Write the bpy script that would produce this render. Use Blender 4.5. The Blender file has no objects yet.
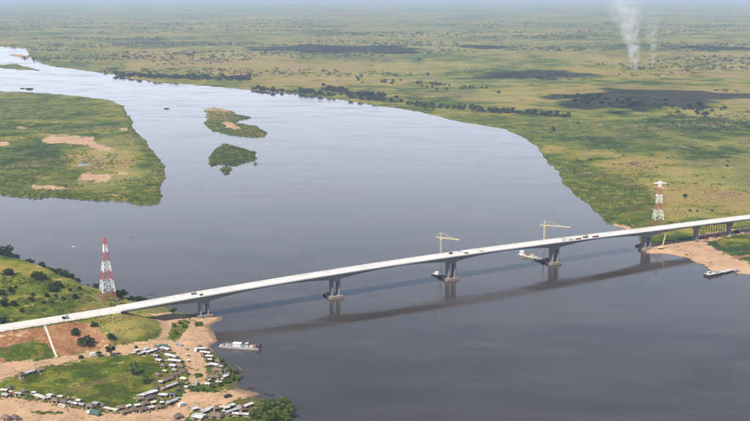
import bpy, bmesh, math, random
import numpy as np
from mathutils import Vector

# ------------------------------------------------------------------ camera, sky, sun, exposure
scene = bpy.context.scene
COL = scene.collection
CAM_H = 301.76
PITCH = math.radians(11.95)
FPX, CX, CY = 1041.7, 375.0, 210.5          # focal length and centre in photo pixels
cam_d = bpy.data.cameras.new("camera")
cam_d.sensor_width = 36.0
cam_d.lens = 50.0
cam_d.clip_start = 1.0
cam_d.clip_end = 150000.0
cam = bpy.data.objects.new("camera", cam_d)
COL.objects.link(cam)
cam.location = (0, 0, CAM_H)
cam.rotation_euler = (math.radians(90) - PITCH, 0, 0)
scene.camera = cam

SUN_EL = math.radians(50)
SHADOW_AZ = math.radians(53)                 # direction the shadows fall, measured from +X
SUN_H = (-math.cos(SHADOW_AZ), -math.sin(SHADOW_AZ))
TO_SUN = Vector((SUN_H[0] * math.cos(SUN_EL), SUN_H[1] * math.cos(SUN_EL), math.sin(SUN_EL)))

world = bpy.data.worlds.new("World")
scene.world = world
world.use_nodes = True
wn = world.node_tree
wn.nodes.clear()
w_out = wn.nodes.new("ShaderNodeOutputWorld")
w_bg = wn.nodes.new("ShaderNodeBackground")
w_sky = wn.nodes.new("ShaderNodeTexSky")
w_sky.sky_type = 'NISHITA'
w_sky.sun_disc = False
w_sky.sun_elevation = SUN_EL
w_sky.sun_rotation = math.atan2(SUN_H[0], SUN_H[1])
w_sky.altitude = 100
w_sky.air_density = 1.0
w_sky.dust_density = 0.5
w_sky.ozone_density = 1.0
w_bg.inputs['Strength'].default_value = 0.10
# scattered fair-weather cloud all round, closing up into pale haze towards the horizon
def _wn(t, **kw):
    n = wn.nodes.new(t)
    for k, v in kw.items(): setattr(n, k, v)
    return n
w_tc = _wn('ShaderNodeTexCoord'); w_sep = _wn('ShaderNodeSeparateXYZ'); wn.links.new(w_tc.outputs['Generated'], w_sep.inputs[0])
w_add = _wn('ShaderNodeMath', operation='ADD'); wn.links.new(w_sep.outputs[2], w_add.inputs[0]); w_add.inputs[1].default_value = 0.12
w_div = _wn('ShaderNodeVectorMath', operation='DIVIDE'); wn.links.new(w_tc.outputs['Generated'], w_div.inputs[0])
w_cmb = _wn('ShaderNodeCombineXYZ'); wn.links.new(w_add.outputs[0], w_cmb.inputs[0]); wn.links.new(w_add.outputs[0], w_cmb.inputs[1]); w_cmb.inputs[2].default_value = 1e6
wn.links.new(w_cmb.outputs[0], w_div.inputs[1])
w_noi = _wn('ShaderNodeTexNoise'); w_noi.inputs['Scale'].default_value = 1.6; w_noi.inputs['Detail'].default_value = 6; wn.links.new(w_div.outputs[0], w_noi.inputs['Vector'])
w_cov = _wn('ShaderNodeMapRange', interpolation_type='SMOOTHSTEP'); wn.links.new(w_noi.outputs['Fac'], w_cov.inputs[0])
for _i, _v in enumerate((0.54, 0.70, 0.0, 0.15)): w_cov.inputs[_i + 1].default_value = _v
w_low = _wn('ShaderNodeMapRange', interpolation_type='SMOOTHSTEP'); wn.links.new(w_sep.outputs[2], w_low.inputs[0])
for _i, _v in enumerate((0.0, 0.38, 1.0, 0.0)): w_low.inputs[_i + 1].default_value = _v
w_max = _wn('ShaderNodeMath', operation='MAXIMUM'); wn.links.new(w_cov.outputs[0], w_max.inputs[0]); wn.links.new(w_low.outputs[0], w_max.inputs[1])
w_mix = _wn('ShaderNodeMix', data_type='RGBA'); wn.links.new(w_max.outputs[0], w_mix.inputs[0])
wn.links.new(w_sky.outputs[0], w_mix.inputs[6]); w_mix.inputs[7].default_value = (12.0, 12.4, 13.5, 1)
wn.links.new(w_mix.outputs[2], w_bg.inputs['Color'])
wn.links.new(w_bg.outputs[0], w_out.inputs['Surface'])

sun_d = bpy.data.lights.new("sun", 'SUN')
sun_d.energy = 5.0
sun_d.angle = math.radians(0.55)
sun_d.color = (1.0, 0.95, 0.87)
sun = bpy.data.objects.new("sun", sun_d)
COL.objects.link(sun)
sun.rotation_euler = TO_SUN.to_track_quat('Z', 'Y').to_euler()
sun.location = (0, 0, 3000)

scene.view_settings.view_transform = 'Standard'
scene.view_settings.look = 'None'
scene.view_settings.exposure = 0.46
scene.view_settings.gamma = 1.0
scene.view_settings.use_curve_mapping = False
scene.render.engine = 'CYCLES'
scene.cycles.use_denoising = True
scene.cycles.volume_bounces = 1
scene.cycles.max_bounces = 6
scene.cycles.transparent_max_bounces = 8
HAZE_DENSITY = 4.8e-5

rnd = random.Random(7)
rng = np.random.default_rng(11)

# ------------------------------------------------------------------ pixel <-> world
CP, SP = math.cos(PITCH), math.sin(PITCH)

def unproj(x, y, z=0.0):
    dx = (x - CX) / FPX
    dv = -(y - CY) / FPX
    d = (dx, CP + dv * SP, -SP + dv * CP)
    t = (z - CAM_H) / d[2]
    return (t * d[0], t * d[1])

def proj(X, Y, Z):
    d = Y * CP + (CAM_H - Z) * SP
    v = (Z - CAM_H) * CP + Y * SP
    return CX + FPX * X / d, CY - FPX * v / d

# ------------------------------------------------------------------ noise and polygons (numpy)
def _hash(ix, iy, seed):
    h = (ix.astype(np.int64) * 374761393 + iy.astype(np.int64) * 668265263 + seed * 982451653) & 0xFFFFFFFF
    h = ((h ^ (h >> 13)) * 1274126177) & 0xFFFFFFFF
    h = h ^ (h >> 16)
    return (h & 0xFFFF) / 65535.0

def vnoise(x, y, seed=0):
    x = np.asarray(x, float); y = np.asarray(y, float)
    ix = np.floor(x); iy = np.floor(y)
    fx = x - ix; fy = y - iy
    fx = fx * fx * (3 - 2 * fx); fy = fy * fy * (3 - 2 * fy)
    a = _hash(ix, iy, seed); b = _hash(ix + 1, iy, seed)
    c = _hash(ix, iy + 1, seed); d = _hash(ix + 1, iy + 1, seed)
    return (a + (b - a) * fx) * (1 - fy) + (c + (d - c) * fx) * fy

def fbm(x, y, seed=0, octs=4):
    s = 0.0; a = 0.5; t = 0.0
    for o in range(octs):
        s = s + a * vnoise(np.asarray(x) * 2 ** o + 17.3 * o, np.asarray(y) * 2 ** o - 9.1 * o, seed + o)
        t += a; a *= 0.5
    return s / t

def sdf(px, py, poly):
    """signed distance to a polygon, positive inside"""
    px = np.asarray(px, float); py = np.asarray(py, float)
    d2 = np.full(px.shape, 1e30)
    inside = np.zeros(px.shape, bool)
    n = len(poly)
    for i in range(n):
        ax, ay = poly[i]; bx, by = poly[(i + 1) % n]
        ex, ey = bx - ax, by - ay
        L = ex * ex + ey * ey + 1e-12
        t = np.clip(((px - ax) * ex + (py - ay) * ey) / L, 0, 1)
        qx = px - ax - t * ex; qy = py - ay - t * ey
        np.minimum(d2, qx * qx + qy * qy, out=d2)
        if ay != by:
            c = (ay > py) != (by > py)
            inside ^= c & (px < (bx - ax) * (py - ay) / (by - ay) + ax)
    d = np.sqrt(d2)
    return np.where(inside, d, -d)

def sstep(x, a, b):
    t = np.clip((x - a) / (b - a), 0, 1)
    return t * t * (3 - 2 * t)

# ------------------------------------------------------------------ the bridge line (s along, t across, towards the camera)
BR0 = np.array([-161.05, 938.95])
BRD = np.array([0.87848, 0.47779]); BRD = BRD / np.linalg.norm(BRD)
BRN = np.array([BRD[1], -BRD[0]])
BR_ANG = math.atan2(BRD[1], BRD[0])
_ps = np.array([-900, -500, -300, -180, -80, 0, 137.5, 275, 412.5, 550, 630, 742, 900, 1200, 1500], float)
_pz = np.array([15.5, 17.0, 18.0, 18.7, 20.3, 23.0, 26.0, 27.0, 26.0, 23.9, 22.9, 21.2, 19.0, 15.5, 14.0], float)
def _tangents():
    m = np.zeros_like(_pz)
    m[1:-1] = (_pz[2:] - _pz[:-2]) / (_ps[2:] - _ps[:-2])
    return m
_pm = _tangents()
def deck_z(s):
    s = np.asarray(s, float)
    i = np.clip(np.searchsorted(_ps, s) - 1, 0, len(_ps) - 2)
    h = _ps[i + 1] - _ps[i]; t = np.clip((s - _ps[i]) / h, 0, 1)
    return ((2*t**3 - 3*t**2 + 1) * _pz[i] + (t**3 - 2*t**2 + t) * h * _pm[i]
            + (-2*t**3 + 3*t**2) * _pz[i + 1] + (t**3 - t**2) * h * _pm[i + 1])
def bridge_pt(s, t, z):
    p = BR0 + BRD * s + BRN * t
    return (p[0], p[1], z)

# ------------------------------------------------------------------ materials
def mk(name):
    m = bpy.data.materials.new(name); m.use_nodes = True
    nt = m.node_tree; nt.nodes.clear()
    return m, nt

class N:
    """tiny node-building helper"""
    def __init__(self, nt): self.nt = nt
    def new(self, t, **kw):
        n = self.nt.nodes.new(t)
        for k, v in kw.items(): setattr(n, k, v)
        return n
    def link(self, a, b): self.nt.links.new(a, b)
    def val(self, sock, v):
        if hasattr(v, 'is_output') or isinstance(v, bpy.types.NodeSocket): self.link(v, sock)
        else: sock.default_value = v
    def math(self, op, a, b=None, c=None, clamp=False):
        n = self.new('ShaderNodeMath', operation=op, use_clamp=clamp)
        self.val(n.inputs[0], a)
        if b is not None: self.val(n.inputs[1], b)
        if c is not None: self.val(n.inputs[2], c)
        return n.outputs[0]
    def noise(self, vec, scale, detail=4.0, rough=0.55, dist=0.0):
        n = self.new('ShaderNodeTexNoise')
        self.link(vec, n.inputs['Vector'])
        n.inputs['Scale'].default_value = scale
        n.inputs['Detail'].default_value = detail
        n.inputs['Roughness'].default_value = rough
        n.inputs['Distortion'].default_value = dist
        return n.outputs['Fac']
    def ramp(self, fac, stops, interp='LINEAR'):
        n = self.new('ShaderNodeValToRGB')
        cr = n.color_ramp; cr.interpolation = interp
        while len(cr.elements) > 1: cr.elements.remove(cr.elements[-1])
        cr.elements[0].position = stops[0][0]; cr.elements[0].color = (*stops[0][1], 1)
        for p, c in stops[1:]:
            e = cr.elements.new(p); e.color = (*c, 1)
        self.link(fac, n.inputs[0])
        return n.outputs[0]
    def mix(self, fac, a, b, mode='MIX'):
        n = self.new('ShaderNodeMix', data_type='RGBA', blend_type=mode)
        self.val(n.inputs[0], fac)
        for s, v in ((n.inputs[6], a), (n.inputs[7], b)):
            if isinstance(v, tuple): s.default_value = (*v, 1)
            else: self.link(v, s)
        return n.outputs[2]
    def maprange(self, v, a, b, c=0.0, d=1.0, smooth=True):
        n = self.new('ShaderNodeMapRange', interpolation_type='SMOOTHSTEP' if smooth else 'LINEAR')
        self.link(v, n.inputs[0])
        for i, x in enumerate((a, b, c, d)): n.inputs[i + 1].default_value = x
        return n.outputs[0]
    def pos(self): return self.new('ShaderNodeNewGeometry').outputs['Position']
    def obj(self): return self.new('ShaderNodeTexCoord').outputs['Object']
    def bump(self, h, strength, dist):
        n = self.new('ShaderNodeBump')
        n.inputs['Strength'].default_value = strength; n.inputs['Distance'].default_value = dist
        self.link(h, n.inputs['Height'])
        return n.outputs[0]
    def out(self, shader, sock='Surface'):
        o = self.new('ShaderNodeOutputMaterial'); self.link(shader, o.inputs[sock])
    def principled(self, color, rough=0.8, metal=0.0, normal=None, spec=0.3):
        b = self.new('ShaderNodeBsdfPrincipled')
        if isinstance(color, tuple): b.inputs['Base Color'].default_value = (*color, 1)
        else: self.link(color, b.inputs['Base Color'])
        self.val(b.inputs['Roughness'], rough)
        b.inputs['Metallic'].default_value = metal
        b.inputs['Specular IOR Level'].default_value = spec
        if normal is not None: self.link(normal, b.inputs['Normal'])
        return b.outputs[0]

MATS = {}
def simple_mat(name, col, rough=0.8, var=0.25, scale=0.6, metal=0.0, bump=0.0, bscale=2.0, dirt=None, spec=0.3):
    """a base colour broken up by two noises, optional dirt and relief"""
    m, nt = mk(name); n = N(nt); p = n.obj()
    rn = n.new('ShaderNodeObjectInfo').outputs['Random']
    a = n.noise(p, scale, 5); b = n.noise(p, scale * 6, 4)
    f = n.math('ADD', n.math('MULTIPLY', a, 0.65), n.math('MULTIPLY', b, 0.35))
    lo = tuple(c * (1 - var) for c in col); hi = tuple(min(1, c * (1 + var)) for c in col)
    c = n.ramp(f, [(0.3, lo), (0.7, hi)])
    rv = n.maprange(rn, 0, 1, 1 - var * 0.7, 1.0, smooth=False)
    c = n.mix(1.0, c, rv, 'MULTIPLY')
    if dirt:
        k = n.maprange(n.noise(p, scale * 2.3, 6, 0.65), 0.48, 0.72)
        c = n.mix(n.math('MULTIPLY', k, 0.75), c, dirt)
    nm = n.bump(n.noise(p, bscale, 4), bump, 0.2) if bump else None
    n.out(n.principled(c, rough, metal, nm, spec))
    MATS[name] = m
    return m

simple_mat('concrete', (0.17, 0.165, 0.16), 0.85, 0.12, 0.15, dirt=(0.12, 0.11, 0.10), bump=0.2)  # base darkened: shade of the girder sides is put into the colour
simple_mat('pale_concrete', (0.50, 0.44, 0.37), 0.9, 0.12, 0.3, dirt=(0.38, 0.27, 0.19))
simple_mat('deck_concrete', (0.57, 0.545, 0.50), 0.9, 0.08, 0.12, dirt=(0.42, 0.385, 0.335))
simple_mat('pier_concrete', (0.185, 0.18, 0.17), 0.85, 0.16, 0.3, dirt=(0.20, 0.18, 0.16), bump=0.2)  # shade under the deck painted in as a darker pier colour
simple_mat('cap_concrete', (0.24, 0.19, 0.14), 0.9, 0.25, 0.5, dirt=(0.10, 0.08, 0.06))
simple_mat('road_gravel', (0.58, 0.53, 0.47), 0.95, 0.12, 0.08, dirt=(0.44, 0.35, 0.27))
simple_mat('crane_paint', (0.62, 0.50, 0.26), 0.5, 0.12, 1.0)
simple_mat('white_paint', (0.78, 0.78, 0.76), 0.5, 0.08, 0.5, dirt=(0.6, 0.56, 0.5))
simple_mat('red_paint', (0.40, 0.09, 0.085), 0.5, 0.15, 0.5)
simple_mat('grey_steel', (0.28, 0.26, 0.25), 0.6, 0.2, 0.5)
simple_mat('dark_steel', (0.035, 0.03, 0.03), 0.6, 0.3, 0.7, dirt=(0.10, 0.05, 0.03))
simple_mat('rust_steel', (0.30, 0.10, 0.06), 0.8, 0.3, 0.7, dirt=(0.13, 0.06, 0.04))
simple_mat('dark_rust', (0.14, 0.05, 0.035), 0.85, 0.3, 0.7, dirt=(0.06, 0.03, 0.025))
simple_mat('tin_white', (0.50, 0.50, 0.48), 0.6, 0.22, 0.5, dirt=(0.33, 0.27, 0.21), bump=0.3, bscale=3)
simple_mat('tin_grey', (0.34, 0.335, 0.335), 0.6, 0.25, 0.5, dirt=(0.22, 0.16, 0.12), bump=0.3, bscale=3)
simple_mat('tin_cream', (0.50, 0.45, 0.34), 0.65, 0.2, 0.5, dirt=(0.33, 0.25, 0.17))
simple_mat('thatch', (0.18, 0.125, 0.09), 0.95, 0.35, 0.9, dirt=(0.12, 0.085, 0.06), bump=0.8, bscale=4)
simple_mat('thatch_dark', (0.12, 0.085, 0.07), 0.95, 0.35, 0.9, bump=0.8, bscale=4)
simple_mat('mud_wall', (0.30, 0.18, 0.11), 0.95, 0.25, 0.8, dirt=(0.18, 0.11, 0.07))
simple_mat('reed_wall', (0.38, 0.28, 0.17), 0.95, 0.25, 1.2)
simple_mat('wood', (0.16, 0.10, 0.06), 0.9, 0.3, 1.5)
simple_mat('door_dark', (0.03, 0.024, 0.02), 0.9, 0.3, 1.5)
simple_mat('tarp_green', (0.07, 0.13, 0.10), 0.7, 0.25, 1.0)
simple_mat('tarp_yellow', (0.70, 0.66, 0.34), 0.7, 0.12, 1.0)
simple_mat('tarp_purple', (0.11, 0.09, 0.13), 0.7, 0.2, 1.0)
simple_mat('tyre', (0.02, 0.02, 0.02), 0.9, 0.2, 2)
simple_mat('glass_dark', (0.02, 0.025, 0.03), 0.15, 0.1, 2, spec=0.6)
simple_mat('bark', (0.13, 0.09, 0.06), 0.95, 0.3, 2)
simple_mat('hull_white', (0.44, 0.42, 0.39), 0.6, 0.12, 0.6, dirt=(0.36, 0.26, 0.19))

def deck_material():
    m, nt = mk('deck_concrete'); n = N(nt); p = n.obj()
    mp = n.new('ShaderNodeMapping'); n.link(p, mp.inputs[0]); mp.inputs['Scale'].default_value = (0.025, 0.55, 1)
    st = n.noise(mp.outputs[0], 1.0, 5, 0.6); bl = n.noise(p, 0.09, 6, 0.65); fi = n.noise(p, 0.7, 4)
    c = n.ramp(n.math('ADD', n.math('MULTIPLY', st, 0.5), n.math('ADD', n.math('MULTIPLY', bl, 0.35), n.math('MULTIPLY', fi, 0.15))),
               [(0.36, (0.40, 0.365, 0.315)), (0.47, (0.52, 0.49, 0.445)), (0.56, (0.58, 0.56, 0.515)), (0.68, (0.63, 0.61, 0.57))])
    sp = n.new('ShaderNodeSeparateXYZ'); n.link(p, sp.inputs[0])
    fr = n.math('FRACT', n.math('DIVIDE', n.math('ADD', sp.outputs[0], 2000.0), 6.875))
    j = n.math('LESS_THAN', fr, 0.055)
    c = n.mix(n.math('MULTIPLY', j, 0.35), c, (0.22, 0.20, 0.18))
    n.out(n.principled(c, 0.9, 0, None, 0.2)); MATS['deck_concrete'] = m
deck_material()

def foliage(name, lo, hi, trans=0.25):
    m, nt = mk(name); n = N(nt)
    g = n.new('ShaderNodeNewGeometry')
    rn = n.new('ShaderNodeObjectInfo').outputs['Random']
    isl = g.outputs['Random Per Island']
    a = n.noise(g.outputs['Position'], 0.25, 3)
    f = n.math('ADD', n.math('MULTIPLY', isl, 0.45), n.math('ADD', n.math('MULTIPLY', a, 0.5), n.math('MULTIPLY', rn, 0.25)))
    c = n.ramp(f, [(0.25, lo), (0.9, hi)])
    d = n.new('ShaderNodeBsdfDiffuse'); n.link(c, d.inputs[0])
    t = n.new('ShaderNodeBsdfTranslucent'); n.link(c, t.inputs[0])
    mx = n.new('ShaderNodeMixShader'); mx.inputs[0].default_value = trans
    n.link(d.outputs[0], mx.inputs[1]); n.link(t.outputs[0], mx.inputs[2])
    n.out(mx.outputs[0]); MATS[name] = m
foliage('leaf_dark', (0.016, 0.030, 0.008), (0.055, 0.080, 0.024))
foliage('leaf_mid', (0.044, 0.074, 0.010), (0.140, 0.180, 0.032))
foliage('leaf_far', (0.030, 0.045, 0.022), (0.075, 0.090, 0.045))
foliage('reed_green', (0.050, 0.080, 0.010), (0.145, 0.175, 0.030))
foliage('dry_grass', (0.12, 0.11, 0.035), (0.28, 0.24, 0.09))

def ground_material():
    m, nt = mk('ground'); n = N(nt); p = n.pos()
    a1 = n.new('ShaderNodeAttribute', attribute_name='mask_a')
    a2 = n.new('ShaderNodeAttribute', attribute_name='mask_b')
    s1 = n.new('ShaderNodeSeparateColor'); n.link(a1.outputs['Color'], s1.inputs[0])
    s2 = n.new('ShaderNodeSeparateColor'); n.link(a2.outputs['Color'], s2.inputs[0])
    sand, lush, red = s1.outputs; wood, dry, far = s2.outputs
    big = n.noise(p, 1 / 900, 5, 0.6, 0.4)
    mid = n.noise(p, 1 / 140, 5, 0.6, 0.3)
    sml = n.noise(p, 1 / 22, 5, 0.62)
    fin = n.noise(p, 1 / 4.0, 4, 0.65)
    f = n.math('ADD', n.math('ADD', n.math('MULTIPLY', big, 0.40), n.math('MULTIPLY', mid, 0.34)),
               n.math('ADD', n.math('MULTIPLY', sml, 0.20), n.math('MULTIPLY', fin, 0.10)))
    f = n.math('ADD', f, n.math('MULTIPLY', n.math('SUBTRACT', dry, 0.5), 0.42))
    mot = n.noise(p, 1 / 70, 9, 0.72, 0.4)
    f = n.math('ADD', n.math('MULTIPLY', n.math('SUBTRACT', f, 0.5), 1.5), n.math('ADD', 0.5, n.math('MULTIPLY', n.math('SUBTRACT', mot, 0.5), 0.75)))
    grass = n.ramp(f, [(0.36, (0.026, 0.044, 0.008)), (0.46, (0.066, 0.086, 0.016)), (0.53, (0.125, 0.126, 0.028)),
                       (0.60, (0.200, 0.165, 0.050)), (0.68, (0.245, 0.180, 0.076)), (0.76, (0.20, 0.14, 0.08))])
    # brown bare patches and pale stubble, in streaks
    bare = n.maprange(n.noise(p, 1 / 260, 9, 0.66, 0.6), 0.51, 0.62)
    c = n.mix(n.math('MULTIPLY', bare, 0.45), grass, (0.185, 0.135, 0.078))
    pale = n.maprange(n.noise(p, 1 / 520, 9, 0.64, 1.0), 0.50, 0.60)
    c = n.mix(n.math('MULTIPLY', pale, 0.45), c, (0.255, 0.220, 0.090))
    # lush riverside grass, patched with straw, dark sedge and grey mud
    lf = n.math('ADD', n.math('MULTIPLY', sml, 0.6), n.math('MULTIPLY', fin, 0.4))
    lg = n.ramp(lf, [(0.37, (0.014, 0.026, 0.005)), (0.46, (0.046, 0.070, 0.010)), (0.55, (0.088, 0.108, 0.018)), (0.65, (0.170, 0.155, 0.036))])
    pt = n.noise(p, 1 / 34, 5, 0.6, 0.8)
    lg = n.mix(n.math('MULTIPLY', n.maprange(pt, 0.48, 0.60), 0.75), lg, (0.175, 0.150, 0.040))
    lg = n.mix(n.math('MULTIPLY', n.maprange(n.noise(p, 1 / 27, 5, 0.62, 0.5), 0.50, 0.62), 0.7), lg, (0.024, 0.034, 0.008))
    lg = n.mix(n.math('MULTIPLY', n.maprange(n.noise(p, 1 / 48, 5, 0.6, 0.5), 0.54, 0.64), 0.6), lg, (0.135, 0.090, 0.048))
    def edge(mask, w=0.35):
        k = n.math('ADD', mask, n.math('MULTIPLY', n.math('SUBTRACT', n.math('ADD', n.math('MULTIPLY', sml, 0.55), n.math('MULTIPLY', fin, 0.45)), 0.5), 4.2))
        return n.maprange(k, 0.5 - w / 2, 0.5 + w / 2)
    c = n.mix(edge(lush, 0.5), c, lg)
    # far woodland blotches, where single trees can no longer be told apart
    wd = n.math('ADD', wood, n.math('MULTIPLY', n.math('SUBTRACT', n.noise(p, 1 / 90, 6, 0.7), 0.5), 1.6))
    c = n.mix(n.math('MULTIPLY', n.maprange(wd, 0.40, 0.62), 0.85), c, (0.040, 0.050, 0.026))
    # speckle of scrub over the plain
    sp = n.maprange(n.noise(p, 1 / 16, 3, 0.7), 0.57, 0.66)
    c = n.mix(n.math('MULTIPLY', n.math('MULTIPLY', sp, far), 0.55), c, (0.055, 0.062, 0.026))
    hs = n.new('ShaderNodeHueSaturation'); hs.inputs['Saturation'].default_value = 1.16; hs.inputs['Value'].default_value = 1.02
    n.link(c, hs.inputs['Color']); c = hs.outputs[0]
    # red cut earth, then sand and tracks
    rc = n.ramp(lf, [(0.38, (0.155, 0.070, 0.030)), (0.5, (0.25, 0.118, 0.052)), (0.62, (0.36, 0.20, 0.10))])
    c = n.mix(edge(red, 0.25), c, rc)
    sc_ = n.ramp(n.math('ADD', n.math('MULTIPLY', mid, 0.3), n.math('ADD', n.math('MULTIPLY', sml, 0.4), n.math('MULTIPLY', fin, 0.3))),
                 [(0.36, (0.26, 0.150, 0.078)), (0.46, (0.37, 0.232, 0.132)), (0.56, (0.45, 0.280, 0.158)), (0.68, (0.52, 0.362, 0.225))])
    scuff = n.maprange(n.noise(p, 1 / 11, 6, 0.66, 0.8), 0.50, 0.66)
    sc_ = n.mix(n.math('MULTIPLY', scuff, 0.5), sc_, (0.20, 0.135, 0.075))
    c = n.mix(edge(sand, 0.22), c, sc_)
    # wet rim at the water line
    z = n.new('ShaderNodeSeparateXYZ'); n.link(p, z.inputs[0])
    wet = n.maprange(z.outputs[2], 0.05, 0.5, 1.0, 0.0)
    c = n.mix(n.math('MULTIPLY', wet, 0.65), c, (0.07, 0.055, 0.035))
    h = n.math('ADD', n.math('MULTIPLY', sml, 2.0), n.math('MULTIPLY', fin, 0.6))
    nm = n.bump(h, 0.7, 1.2)
    n.out(n.principled(c, 0.95, 0, nm, 0.1))
    MATS['ground'] = m

def water_material():
    m, nt = mk('water'); n = N(nt); p = n.pos()
    mp = n.new('ShaderNodeMapping'); n.link(p, mp.inputs[0])
    mp.inputs['Rotation'].default_value = (0, 0, math.radians(-18)); mp.inputs['Scale'].default_value = (0.45, 1, 1)
    v = mp.outputs[0]
    cur = n.noise(v, 1 / 120, 6, 0.62, 1.2)
    rip = n.noise(v, 1 / 6.0, 4, 0.6, 0.5)
    fine = n.noise(p, 1 / 1.2, 3, 0.6)
    col = n.ramp(cur, [(0.35, (0.036, 0.028, 0.021)), (0.65, (0.054, 0.042, 0.032))])
    mp2 = n.new('ShaderNodeMapping'); n.link(p, mp2.inputs[0])
    mp2.inputs['Rotation'].default_value = (0, 0, math.radians(12)); mp2.inputs['Scale'].default_value = (0.30, 1, 1)
    strk = n.noise(mp2.outputs[0], 1 / 55, 7, 0.62, 1.2)
    rough = n.math('ADD', n.maprange(cur, 0.38, 0.62, 0.02, 0.09), n.maprange(strk, 0.42, 0.64, 0.0, 0.10))
    nm = n.bump(n.math('ADD', n.math('MULTIPLY', rip, 1.0), n.math('MULTIPLY', fine, 0.25)), 0.065, 0.6)
    col = n.mix(n.math('MULTIPLY', n.maprange(strk, 0.44, 0.70), 0.30), col, (0.075, 0.060, 0.052))
    b = n.new('ShaderNodeBsdfPrincipled')
    n.link(col, b.inputs['Base Color']); n.link(rough, b.inputs['Roughness'])
    b.inputs['IOR'].default_value = 1.33
    n.link(nm, b.inputs['Normal'])
    n.out(b.outputs[0]); MATS['water'] = m
ground_material(); water_material()

# ------------------------------------------------------------------ object helpers
def tag(o, label=None, cat=None, group=None, kind=None):
    if label: o['label'] = label
    if cat: o['category'] = cat
    if group: o['group'] = group
    if kind: o['kind'] = kind
    return o

class MB:
    """collects shapes into one mesh"""
    def __init__(self): self.v = []; self.f = []; self.m = []; self.mi = 0
    def add(self, vs, fs):
        o = len(self.v); self.v += [tuple(x) for x in vs]
        self.f += [tuple(o + i for i in q) for q in fs]; self.m += [self.mi] * len(fs)
        return self
    def box(self, c, s, rz=0.0, top=1.0):
        x, y, z = s[0] / 2, s[1] / 2, s[2] / 2
        k, l = math.cos(rz), math.sin(rz); vs = []
        for dz, q in ((-z, 1.0), (z, top)):
            for dx, dy in ((-x, -y), (x, -y), (x, y), (-x, y)):
                dx *= q; dy *= q
                vs.append((c[0] + dx * k - dy * l, c[1] + dx * l + dy * k, c[2] + dz))
        return self.add(vs, [(3, 2, 1, 0), (4, 5, 6, 7), (0, 1, 5, 4), (1, 2, 6, 5), (2, 3, 7, 6), (3, 0, 4, 7)])
    def bar(self, a, b, w, w2=None):
        a = Vector(a); b = Vector(b); d = b - a
        if d.length < 1e-6: return self
        d.normalize(); u = d.cross(Vector((0, 0, 1)))
        if u.length < 1e-3: u = Vector((1, 0, 0))
        u.normalize(); v = d.cross(u); w2 = w if w2 is None else w2
        vs = []
        for p, r in ((a, w), (b, w2)):
            for i, j in ((-1, -1), (1, -1), (1, 1), (-1, 1)): vs.append(p + u * (i * r / 2) + v * (j * r / 2))
        return self.add(vs, [(3, 2, 1, 0), (4, 5, 6, 7), (0, 1, 5, 4), (1, 2, 6, 5), (2, 3, 7, 6), (3, 0, 4, 7)])
    def tube(self, pts, rad, seg=8):
        rings = []
        for i, p in enumerate(pts):
            p = Vector(p); q = Vector(pts[min(i + 1, len(pts) - 1)]) - Vector(pts[max(i - 1, 0)])
            q.normalize(); u = q.cross(Vector((0, 0, 1)))
            if u.length < 1e-3: u = Vector((1, 0, 0))
            u.normalize(); w = q.cross(u)
            rings.append([p + (u * math.cos(2 * math.pi * k / seg) + w * math.sin(2 * math.pi * k / seg)) * rad[i] for k in range(seg)])
        vs = [x for r in rings for x in r]; fs = []
        for i in range(len(pts) - 1):
            for k in range(seg):
                a = i * seg + k; b = i * seg + (k + 1) % seg
                fs.append((a, b, b + seg, a + seg))
        fs.append(tuple(range(seg - 1, -1, -1))); fs.append(tuple((len(pts) - 1) * seg + k for k in range(seg)))
        return self.add(vs, fs)
    def loft(self, rings, cap=True):
        n = len(rings[0]); vs = [x for r in rings for x in r]; fs = []
        for i in range(len(rings) - 1):
            for k in range(n):
                a = i * n + k; b = i * n + (k + 1) % n
                fs.append((a, b, b + n, a + n))
        if cap:
            fs.append(tuple(range(n - 1, -1, -1))); fs.append(tuple((len(rings) - 1) * n + k for k in range(n)))
        return self.add(vs, fs)
    def mesh(self, name, mats, smooth=False):
        me = bpy.data.meshes.new(name)
        me.from_pydata(self.v, [], self.f)
        mats = mats if isinstance(mats, (list, tuple)) else [mats]
        for x in mats: me.materials.append(MATS[x])
        if len(mats) > 1: me.polygons.foreach_set('material_index', self.m)
        if smooth: me.polygons.foreach_set('use_smooth', [True] * len(me.polygons))
        me.update(); bm = bmesh.new(); bm.from_mesh(me); bmesh.ops.recalc_face_normals(bm, faces=bm.faces); bm.to_mesh(me); bm.free()
        return me
    def build(self, name, mats, parent=None, smooth=False):
        return link(name, self.mesh(name, mats, smooth), parent)

def link(name, data, parent=None):
    o = bpy.data.objects.new(name, data); COL.objects.link(o)
    if parent is not None: o.parent = parent
    return o

def empty(name, loc, rz=0.0):
    o = bpy.data.objects.new(name, None); COL.objects.link(o)
    o.empty_display_size = 1; o.location = loc; o.rotation_euler = (0, 0, rz)
    return o

def children(o): return [c for c in bpy.data.objects if c.parent is o]
def copy_tree(kids, root, loc, rz=0.0, scale=1.0):
    """kids: {root: [(part, [sub-parts])]} kept by the builder"""
    r = root.copy(); COL.objects.link(r)
    r.location = loc; r.rotation_euler = (0, 0, rz); r.scale = (scale,) * 3
    for part, subs in kids:
        c = part.copy(); COL.objects.link(c); c.parent = r
        for s_ in subs:
            d = s_.copy(); COL.objects.link(d); d.parent = c
    return r

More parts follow.
